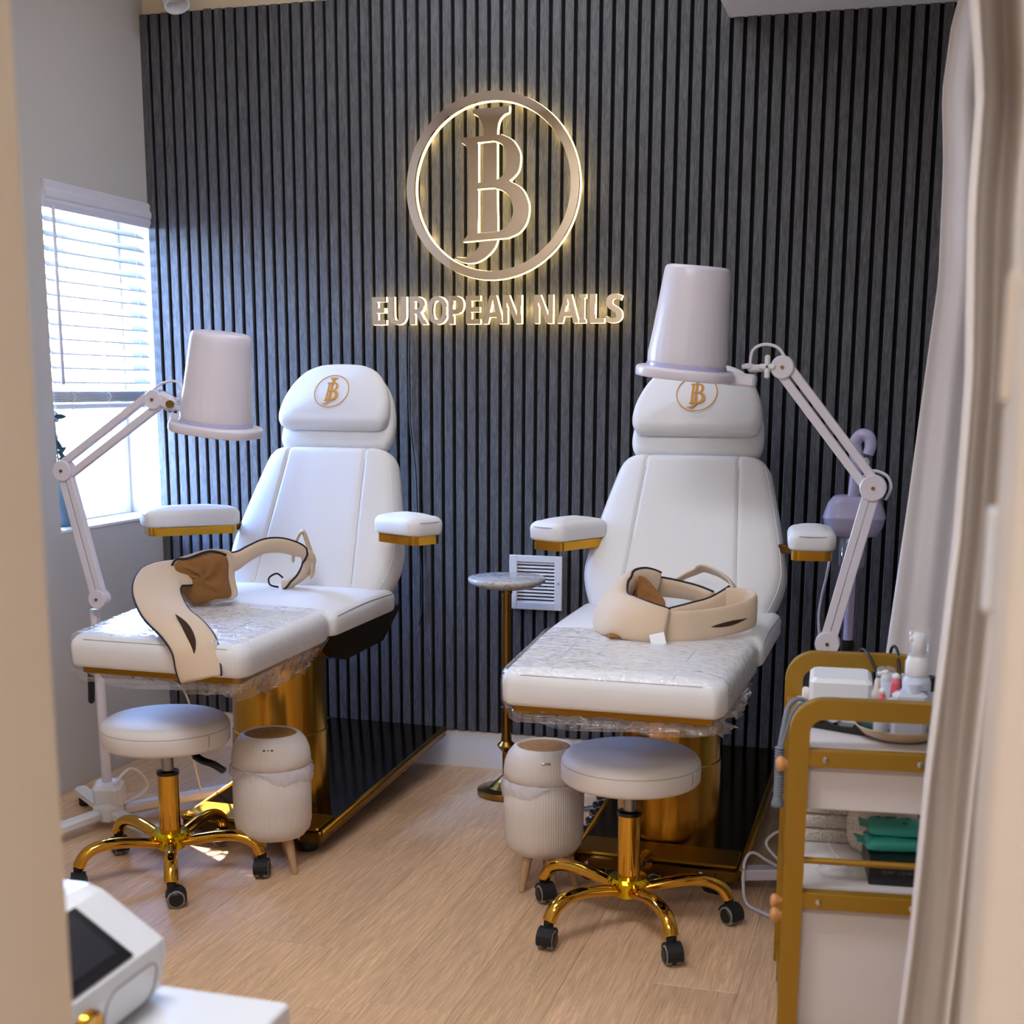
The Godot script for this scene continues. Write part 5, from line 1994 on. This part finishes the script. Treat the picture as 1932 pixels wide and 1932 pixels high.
	tube(st, smooth_path([tpos(Vector3(0.0, 0.745, -0.26)), tpos(Vector3(0.008, 0.762, -0.235)), tpos(Vector3(0.020, 0.755, -0.20)), tpos(Vector3(0.040, 0.715, -0.155)), tpos(Vector3(0.060, 0.695, -0.12)), tpos(Vector3(0.066, 0.668, -0.105))], 6), 0.0030, 8)
	var c := part(st, numbered("device_cable"), M.black, self)
	tag(c, "black cable arching over the trolley's rear frame beside the white device", "cable")
	st = mb()
	tube(st, smooth_path([tpos(Vector3(0.066, 0.71, -0.258)), tpos(Vector3(0.068, 0.764, -0.245)), tpos(Vector3(0.078, 0.764, -0.228)), tpos(Vector3(0.082, 0.72, -0.190)), tpos(Vector3(0.085, 0.669, -0.170))], 6), 0.0034, 8)
	c = part(st, numbered("device_cable"), M.black, self)
	tag(c, "short black cable hooked over the rear frame near the pump bottles", "cable")
	# tape dispenser
	o = put("tape_dispenser", "black tape dispenser with a roll of clear tape on the trolley top", "tape dispenser", Vector3(-0.055, top, 0.075), -0.50)
	st = mb()
	extrude(st, PackedVector2Array([Vector2(-0.050, 0.0), Vector2(0.058, 0.0), Vector2(0.060, 0.030), Vector2(0.052, 0.033), Vector2(0.036, 0.014), Vector2(0.0, 0.012), Vector2(-0.034, 0.022), Vector2(-0.050, 0.036)]), 0.034, X(Vector3(0, 0, -0.017)))
	part(st, "body", M.black_gloss, o)
	st = mb()
	lathe_hard(st, [[0.012, -0.009], [0.024, -0.009], [0.024, 0.009], [0.012, 0.009], [0.012, -0.0089]], Transform3D(Basis(Vector3(1, 0, 0), PI / 2.0), Vector3(-0.012, 0.038, 0)), 32)
	part(st, "tape_roll", M.frost, o)
	# dish with bottles
	o = put("dish", "shallow cream dish holding bottles at the front of the trolley top", "dish", Vector3(0.056, top, 0.113))
	st = mb()
	lathe(st, [[0.040, 0.0], [0.048, 0.001], [0.070, 0.010], [0.083, 0.024], [0.085, 0.026], [0.083, 0.027], [0.068, 0.014], [0.046, 0.006], [0.02, 0.005]], Transform3D.IDENTITY, 56)
	part(st, "bowl", M.dish, o)
	var dy := top + 0.0062
	o = put("foam_pump_bottle", "tall frosted foam pump bottle with clear cap in the cream dish", "bottle", Vector3(0.082, dy, 0.105))
	bottle(o, 0.026, 0.112, 0.020, M.frost)
	st = mb()
	lathe(st, [[0.0205, 0.112], [0.0225, 0.116], [0.0225, 0.138], [0.0195, 0.145], [0.019, 0.152]], Transform3D.IDENTITY, 28)
	part(st, "collar", M.plastic_white, o)
	st = mb()
	lathe(st, [[0.013, 0.150], [0.0125, 0.172], [0.012, 0.190], [0.008, 0.193]], Transform3D.IDENTITY, 20)
	box(st, Vector3(0.018, 0.010, 0.012), X(Vector3(-0.010, 0.181, 0)), 0.003)
	part(st, "pump", M.plastic_white, o)
	st = mb()
	lathe(st, [[0.0195, 0.150], [0.0195, 0.196], [0.017, 0.200], [0.010, 0.201]], Transform3D.IDENTITY, 28)
	part(st, "clear_cap", M.clear, o)
	st = mb()
	for i in 5:
		box(st, Vector3(0.012, 0.0014, 0.0006), Transform3D(Basis(UPV, 0.5), Vector3(0.0125, 0.070 + i * 0.0042, 0.0232)))
	part(st, "label_print", M.print_grey, o)
	o = put("square_bottle", "frosted square bottle standing in front in the cream dish", "bottle", Vector3(0.066, dy, 0.148))
	st = mb()
	box(st, Vector3(0.062, 0.090, 0.034), X(Vector3(0, 0.045, 0)), 0.007)
	lathe_hard(st, [[0.012, 0.088], [0.013, 0.090], [0.013, 0.106], [0.010, 0.108]], X(Vector3(0.008, 0, 0)), 20)
	part(st, "body", M.frost, o)
	o = put("serum_bottle", "small clear dropper bottle in the dish next to the square bottle", "bottle", Vector3(0.018, dy, 0.140))
	bottle(o, 0.0135, 0.046, 0.008, M.frost, 0.008)
	st = mb()
	lathe(st, [[0.009, 0.050], [0.0095, 0.060], [0.007, 0.066], [0.0055, 0.086], [0.003, 0.091]], Transform3D.IDENTITY, 18)
	part(st, "dropper", M.pink, o, "pink dropper bulb")
	st = mb()
	lathe(st, [[0.0062, 0.083], [0.0058, 0.090], [0.003, 0.0935]], Transform3D.IDENTITY, 16)
	part(st, "tip", M.plastic_white, o)
	o = put("teal_tube", "teal tube with white cap leaning in the cream dish", "tube", Vector3(-0.004, top + 0.016, 0.115), -0.55)
	st = mb()
	tube(st, PackedVector3Array([Vector3(-0.030, 0.026, 0), Vector3(0.0, 0.010, 0), Vector3(0.034, 0.0, 0)]), 0.0105, 16, 0.0125)
	part(st, "body", mat(Color(0.16, 0.33, 0.36), 0.4), o)
	st = mb()
	tube(st, PackedVector3Array([Vector3(-0.046, 0.035, 0), Vector3(-0.030, 0.026, 0)]), 0.0075, 14, 0.0105)
	part(st, "cap", M.plastic_white, o)
	o = put("cream_jar", "small black lidded cream jar behind the teal tube in the dish", "jar", Vector3(0.034, dy, 0.080))
	bottle(o, 0.021, 0.022, 0.019, M.frost, 0.003)
	st = mb()
	lathe_hard(st, [[0.0225, 0.024], [0.023, 0.026], [0.023, 0.037], [0.020, 0.039]], Transform3D.IDENTITY, 28)
	part(st, "lid", M.black_gloss, o)
	# bottles behind the dish
	o = put("pump_bottle", "round frosted pump bottle with clear cap behind the dish", "bottle", Vector3(0.040, top, -0.040))
	bottle(o, 0.030, 0.066, 0.020, M.frost, 0.018)
	st = mb()
	lathe(st, [[0.010, 0.070], [0.010, 0.085], [0.007, 0.090]], Transform3D.IDENTITY, 18)
	box(st, Vector3(0.022, 0.007, 0.010), X(Vector3(-0.006, 0.092, 0), 0, 0, 0.3), 0.002)
	part(st, "pump", M.plastic_white, o)
	st = mb()
	lathe(st, [[0.019, 0.070], [0.0195, 0.092], [0.017, 0.101], [0.010, 0.104]], Transform3D.IDENTITY, 28)
	part(st, "clear_cap", M.clear, o)
	o = put("pump_bottle", "frosted pump bottle between the round bottle and the tall one", "bottle", Vector3(0.086, top, -0.005))
	bottle(o, 0.025, 0.070, 0.017, M.frost, 0.016)
	st = mb()
	lathe(st, [[0.017, 0.074], [0.0175, 0.094], [0.012, 0.099]], Transform3D.IDENTITY, 24)
	part(st, "clear_cap", M.clear, o)
	o = put("dropper_bottle", "white capped dropper bottle left of the pink dropper", "bottle", Vector3(0.018, top, 0.028))
	bottle(o, 0.014, 0.050, 0.009, M.frost, 0.008)
	st = mb()
	lathe(st, [[0.0100, 0.052], [0.0100, 0.066], [0.0065, 0.074], [0.0055, 0.090], [0.003, 0.094]], Transform3D.IDENTITY, 18)
	part(st, "dropper", M.plastic_cream, o)
	o = put("dropper_bottle", "pink topped dropper bottle beside the tall foam pump", "bottle", Vector3(0.052, top, 0.035))
	bottle(o, 0.014, 0.058, 0.009, M.frost, 0.008)
	st = mb()
	lathe(st, [[0.0095, 0.060], [0.0095, 0.074], [0.0085, 0.084], [0.0080, 0.098]], Transform3D.IDENTITY, 18)
	part(st, "dropper", M.pink, o, "pink dropper bulb")
	st = mb()
	lathe(st, [[0.0082, 0.097], [0.0072, 0.104], [0.003, 0.107]], Transform3D.IDENTITY, 16)
	part(st, "tip", M.plastic_white, o)
	o = put("dark_cap_bottle", "white bottle with a dark cap behind the tall foam pump", "bottle", Vector3(0.112, top, 0.050))
	bottle(o, 0.022, 0.075, 0.016, M.plastic_white, 0.008)
	st = mb()
	lathe_hard(st, [[0.017, 0.080], [0.018, 0.082], [0.018, 0.104], [0.015, 0.106]], Transform3D.IDENTITY, 22)
	part(st, "cap", M.black_soft, o)

	# middle shelf
	var low := 0.3842
	o = put("towel_stack", "folded cream towels at the back left of the middle shelf", "towels", Vector3(-0.050, low, -0.125))
	for i in 3:
		st = mb()
		pad(st, rrect(0.064, 0.060, 0.014, 4), 0.030, 0.013, 0.003, X(Vector3(0.002 * (i % 2), 0.031 * i, 0), 0.03 * (i - 1)), 0.0, 0.0015)
		part(st, "towel", M.towel, o)
	o = put("towel_roll", "rolled cream towel bundle in the middle of the shelf", "towel", Vector3(0.050, low, -0.050))
	st = mb()
	var rings := []
	for p in [[0.030, 0.0], [0.060, 0.004], [0.070, 0.03], [0.068, 0.075], [0.058, 0.100], [0.03, 0.108]]:
		var r := PackedVector3Array()
		for j in 40:
			var a := TAU * j / 40.0
			var k: float = 1.0 + 0.03 * sin(a * 5.0) + 0.02 * sin(a * 9.0 + p[1] * 60.0)
			r.append(Vector3(cos(a) * p[0] * k, p[1], sin(a) * p[0] * 0.9 * k))
		rings.append(r)
	add_tris(st, rings_tris(rings))
	part(st, "roll", M.towel, o)
	o = put("black_box", "flat black carton on the right of the middle shelf", "box", Vector3(0.085, low, 0.070))
	st = mb()
	box(st, Vector3(0.150, 0.052, 0.185), X(Vector3(0.0, 0.026, 0)), 0.0015)
	part(st, "carton", M.black, o)
	st = mb()
	for x in [-0.048, -0.012, 0.028]:
		lathe_hard(st, [[0.0024, 0.0], [0.0034, 0.0], [0.0034, 0.0004], [0.0024, 0.0004], [0.0024, 0.0001]], Transform3D(Basis(Vector3(1, 0, 0), PI / 2.0), Vector3(x, 0.026, 0.0925)), 16)
		box(st, Vector3(0.014, 0.0014, 0.0006), X(Vector3(x + 0.013, 0.0275, 0.0926)))
		box(st, Vector3(0.010, 0.0010, 0.0006), X(Vector3(x + 0.011, 0.0245, 0.0926)))
	for x in [-0.020, 0.018]:
		box(st, Vector3(0.0006, 0.009, 0.0006), X(Vector3(x, 0.026, 0.0926)))
	part(st, "print", M.print_grey, o)
	for i in 2:
		o = put("wipes_pack", ["lower teal wipes packet lying on the black carton", "upper teal wipes packet with green print on top of the other"][i], "wipes", Vector3(0.060 + 0.006 * i, low + 0.0530 + i * 0.0265, 0.088 - 0.012 * i), [0.10, -0.02][i], "teal wipes packets")
		st = mb()
		var out := PackedVector2Array()
		for q in rrect(0.056, 0.034, 0.012, 4):
			out.append(q)
		pad(st, out, 0.021, 0.010, 0.004, Transform3D.IDENTITY, 0.0, 0.0012)
		part(st, "packet", M.teal, o)
		for s in [-1, 1]:
			st = mb()
			sheet(st, 6, 4, func(a, b): return Vector3(s * (0.052 + 0.020 * a), 0.012 + 0.003 * sin(b * 14.0) * a + 0.004 * a, (b - 0.5) * (0.050 + 0.012 * a)), 0.0012)
			part(st, "sealed_end", M.teal, o)
		if i == 1:
			st = mb()
			for r in 3:
				box(st, Vector3(0.022, 0.0004, 0.0022), X(Vector3(-0.012, 0.0251, -0.014 + r * 0.0055), 0.25))
				box(st, Vector3(0.016, 0.0004, 0.0022), X(Vector3(0.016, 0.0250, -0.012 + r * 0.0055), 0.25))
			for q in [Vector3(-0.036, 0.0235, -0.014), Vector3(0.012, 0.0245, 0.020)]:
				for k in 3:
					pad(st, ellipse2(0.005, 0.0022, 12), 0.0006, 0.0003, 0.0, X(q, k * 1.1))
			part(st, "green_print", M.teal_print, o)
	o = put("tubing_coil", "small coil of clear tubing at the front left of the middle shelf", "tubing", Vector3(-0.052, low, 0.120))
	st = mb()
	var tp := PackedVector3Array()
	for i in 60:
		var a := TAU * i / 20.0
		tp.append(Vector3(cos(a) * (0.030 + 0.004 * sin(a * 2.3)), 0.004 + 0.00025 * i + 0.003 * absf(sin(a * 1.4)), sin(a) * 0.020))
	tube(st, tp, 0.0022, 7)
	tube(st, smooth_path([Vector3(0.028, 0.018, 0.0), Vector3(0.010, 0.030, -0.012), Vector3(-0.006, 0.046, -0.020), Vector3(-0.012, 0.058, -0.024)], 5), 0.0022, 7)
	part(st, "coil", M.clear, o)
	o = put("white_pouch", "white paper pouch leaning at the rear right of the middle shelf", "pouch", Vector3(0.100, low, -0.085), -0.2)
	st = mb()
	sheet(st, 6, 8, func(a, b): return Vector3(-0.030 + 0.030 * b + (a - 0.5) * 0.05, b * 0.120, 0.02 * b + 0.006 * sin(a * 5.0)), 0.004)
	part(st, "paper", M.plastic_white, o)

# ---------------------------------------------------------------- near things: device on its table, curtains, fittings
func near_things() -> void:
	var o := thing("device_table", "small white table carrying the screen device in the near left corner", "table", Vector3(1.62, 0, 3.10))
	var st := mb()
	bx(st, Vector3(-0.36, 0.530, -0.155), Vector3(0.265, 0.562, 0.20), 0.003)
	part(st, "top", M.white_gloss, o)
	for x in [-0.335, 0.24]:
		for z in [-0.13, 0.175]:
			st = mb()
			bx(st, Vector3(x - 0.018, 0, z - 0.018), Vector3(x + 0.018, 0.530, z + 0.018), 0.003)
			part(st, "leg", M.white_gloss, o)
	o = thing("beauty_device", "white tabletop beauty device with slanted touch screen and gold dial", "device", Vector3(1.60, 0.562, 3.115))
	st = mb()
	# section across (x right, y up), run along z
	var sec := [Vector2(-0.20, 0.004), Vector2(0.112, 0.004), Vector2(0.126, 0.012), Vector2(0.136, 0.060), Vector2(0.133, 0.078), Vector2(0.050, 0.133), Vector2(0.030, 0.139), Vector2(-0.19, 0.139), Vector2(-0.20, 0.13)]
	var rings := []
	for lv in [[-0.145, 0.94], [-0.140, 0.985], [-0.120, 1.0], [0.160, 1.0], [0.180, 0.985], [0.185, 0.94]]:
		var r := PackedVector3Array()
		for p in sec:
			var c := Vector2(-0.03, 0.07)
			var q: Vector2 = c + (p - c) * lv[1]
			r.append(Vector3(q.x, maxf(q.y, 0.003), lv[0]))
		rings.append(r)
	add_tris(st, rings_tris(rings), Transform3D.IDENTITY, -1)
	part(st, "housing", M.white_gloss, o)
	var sx := Transform3D(Basis(Vector3(0.833, -0.553, 0), Vector3(0.553, 0.833, 0), Vector3(0, 0, 1)), Vector3(0.0905, 0.1068, 0.0))
	st = mb()
	box(st, Vector3(0.092, 0.004, 0.150), sx * X(Vector3(0, 0.001, 0.0)), 0.001)
	var sc := part(st, "screen_bezel", M.screen_edge, o)
	st = mb()
	box(st, Vector3(0.070, 0.002, 0.124), sx * X(Vector3(-0.004, 0.003, 0.004)))
	part(st, "screen", M.screen, sc, "dark unlit touch screen")
	st = mb()
	lathe_hard(st, [[0.024, 0.0], [0.027, 0.003], [0.027, 0.010], [0.023, 0.012], [0.020, 0.009]], Transform3D(Basis(Vector3(0, 0, 1), -PI / 2.0 - 0.2), Vector3(0.129, 0.038, 0.035)), 40)
	part(st, "dial", M.gold, o, "round gold dial")
	st = mb()
	var gp := PackedVector3Array()
	for q in rrect(0.055, 0.026, 0.020, 6):
		gp.append(Vector3(0.1315 + 0.2 * (q.y), 0.036 + q.y, -0.062 + q.x))
	gp.append(gp[0])
	tube(st, gp, 0.0010, 6)
	part(st, "panel_joint", M.rubber_grey, o)
	for x in [-0.18, 0.10]:
		for z in [-0.11, 0.15]:
			st = mb()
			lathe_hard(st, [[0.008, 0.0], [0.009, 0.001], [0.009, 0.006]], X(Vector3(x, 0, z)), 14)
			part(st, "rubber_foot", M.black, o)

	# curtains: far panel, then the gathered one nearer the doorway
	o = thing("curtain", "white curtain panel spreading behind the trolley", "curtain", Vector3(2.62, 0, 1.05), 0.0, "white curtains on the right side")
	var base := Vector3(2.62, 0, 1.05)
	st = mb()
	var edge := [[2.42, 2.640], [2.30, 2.632], [2.16, 2.628], [2.10, 2.612], [1.95, 2.600], [1.80, 2.612], [1.55, 2.617], [1.30, 2.598], [1.05, 2.580], [0.80, 2.560], [0.55, 2.540], [0.30, 2.525], [0.04, 2.515]]
	var ex := func(y: float) -> float:
		for i in edge.size() - 1:
			if y <= edge[i][0] and y >= edge[i + 1][0]:
				return lerpf(edge[i + 1][1], edge[i][1], (y - edge[i + 1][0]) / (edge[i][0] - edge[i + 1][0]))
		return edge[0][1] if y > edge[0][0] else edge[edge.size() - 1][1]
	sheet(st, 60, 60, func(a, b):
		var y := lerpf(2.40, 0.03, b)
		var e: float = ex.call(y)
		var x := lerpf(e, 2.90, a)
		var fold: float = 0.030 * sin(a * 11.0 + 0.6 * sin(y * 2.0)) * (0.35 + 0.65 * a) + 0.012 * sin(a * 27.0 + y * 1.7)
		return Vector3(x, y, 1.05 + fold - 0.10 * (1.0 - a) * (2.4 - y) / 2.4) - base, 0.0012)
	part(st, "cloth", M.curtain, o)
	st = mb()
	tube(st, PackedVector3Array([Vector3(-0.02, 2.385, 0.0), Vector3(0.33, 2.385, 0.0)]), 0.010, 14)
	part(st, "rod", M.steel, o)

	o = thing("curtain", "gathered cream curtain hanging beside the doorway in front of the trolley", "curtain", Vector3(2.66, 0, 2.30), 0.0, "white curtains on the right side")
	base = Vector3(2.66, 0, 2.30)
	var edge2 := [[2.40, 2.560], [1.98, 2.600], [1.85, 2.612], [1.70, 2.632], [1.55, 2.630], [1.32, 2.642], [1.10, 2.640], [0.90, 2.630], [0.75, 2.622], [0.60, 2.618], [0.48, 2.614], [0.35, 2.606], [0.20, 2.598], [0.03, 2.585]]
	var ex2 := func(y: float) -> float:
		for i in edge2.size() - 1:
			if y <= edge2[i][0] and y >= edge2[i + 1][0]:
				return lerpf(edge2[i + 1][1], edge2[i][1], (y - edge2[i + 1][0]) / (edge2[i][0] - edge2[i + 1][0]))
		return edge2[0][1]
	st = mb()
	sheet(st, 90, 60, func(a, b):
		var y := lerpf(2.40, 0.03, b)
		var e: float = ex2.call(y)
		var x := lerpf(e, 2.86, a)
		var ph: float = 0.5 * sin(y * 1.6 + 1.0) + 0.25 * sin(y * 4.3)
		var fold: float = 0.032 * sin(a * 24.0 + ph) + 0.012 * sin(a * 51.0 - ph * 1.5)
		return Vector3(x + 0.006 * sin(a * 24.0 + ph + 1.3), y, 2.30 + fold) - base, 0.0012)
	part(st, "cloth", M.curtain_warm, o)
	st = mb()
	tube(st, PackedVector3Array([Vector3(-0.12, 2.385, 0.0), Vector3(0.29, 2.385, 0.0)]), 0.010, 14)
	part(st, "rod", M.steel, o)

	# fittings on the right jamb
	o = thing("door_contact", "white plastic door contact block high on the right jamb", "door contact", Vector3(2.640, 1.340, 3.375), 0.0)
	st = mb()
	box(st, Vector3(0.012, 0.085, 0.020), X(Vector3(0.000, 0, 0.014)), 0.003)
	part(st, "block", M.jamb_white, o)
	st = mb()
	box(st, Vector3(0.006, 0.080, 0.022), X(Vector3(0.003, 0.008, -0.012)), 0.002)
	part(st, "back_plate", M.plastic_cream, o)
	o = thing("latch_plate", "narrow white latch plate lower on the right jamb", "latch plate", Vector3(2.637, 1.190, 3.365), 0.0)
	st = mb()
	box(st, Vector3(0.008, 0.075, 0.016), X(Vector3.ZERO), 0.003)
	part(st, "plate", M.plastic_white, o)

# ---------------------------------------------------------------- everything
func _ready() -> void:
	rng.seed = 20240611
	light_and_camera()
	make_materials()
	build_room()
	lamps()
	chairs()
	trolley()
	near_things()
	make_stool("white round rolling stool with gold legs in front of the window-side chair", Vector3(0.713, 0, 1.245), -0.733, 1.35, [0.6, 2.1, 0.3, -1.2, 0.9])
	make_stool("white round rolling stool with gold legs under the right chair's leg rest", Vector3(1.971, 0, 1.230), -0.646, 2.6, [-0.1, 0.5, 0.9, 2.0, 0.7])
	make_bin("ribbed cream waste bin with black sensor dots beside the window-side stool", Vector3(0.955, 0, 1.115), 0.38, false, [0.75, -0.45, 2.8, -2.4], 0.6)
	make_bin("ribbed cream waste bin with chrome latch beside the right stool", Vector3(1.700, 0, 1.025), 0.30, true, [-0.75, 0.25, 1.3, 3.0], 2.2)
	magnifier_left()
	magnifier_right()
	side_things()
	massagers()
	build_sign()
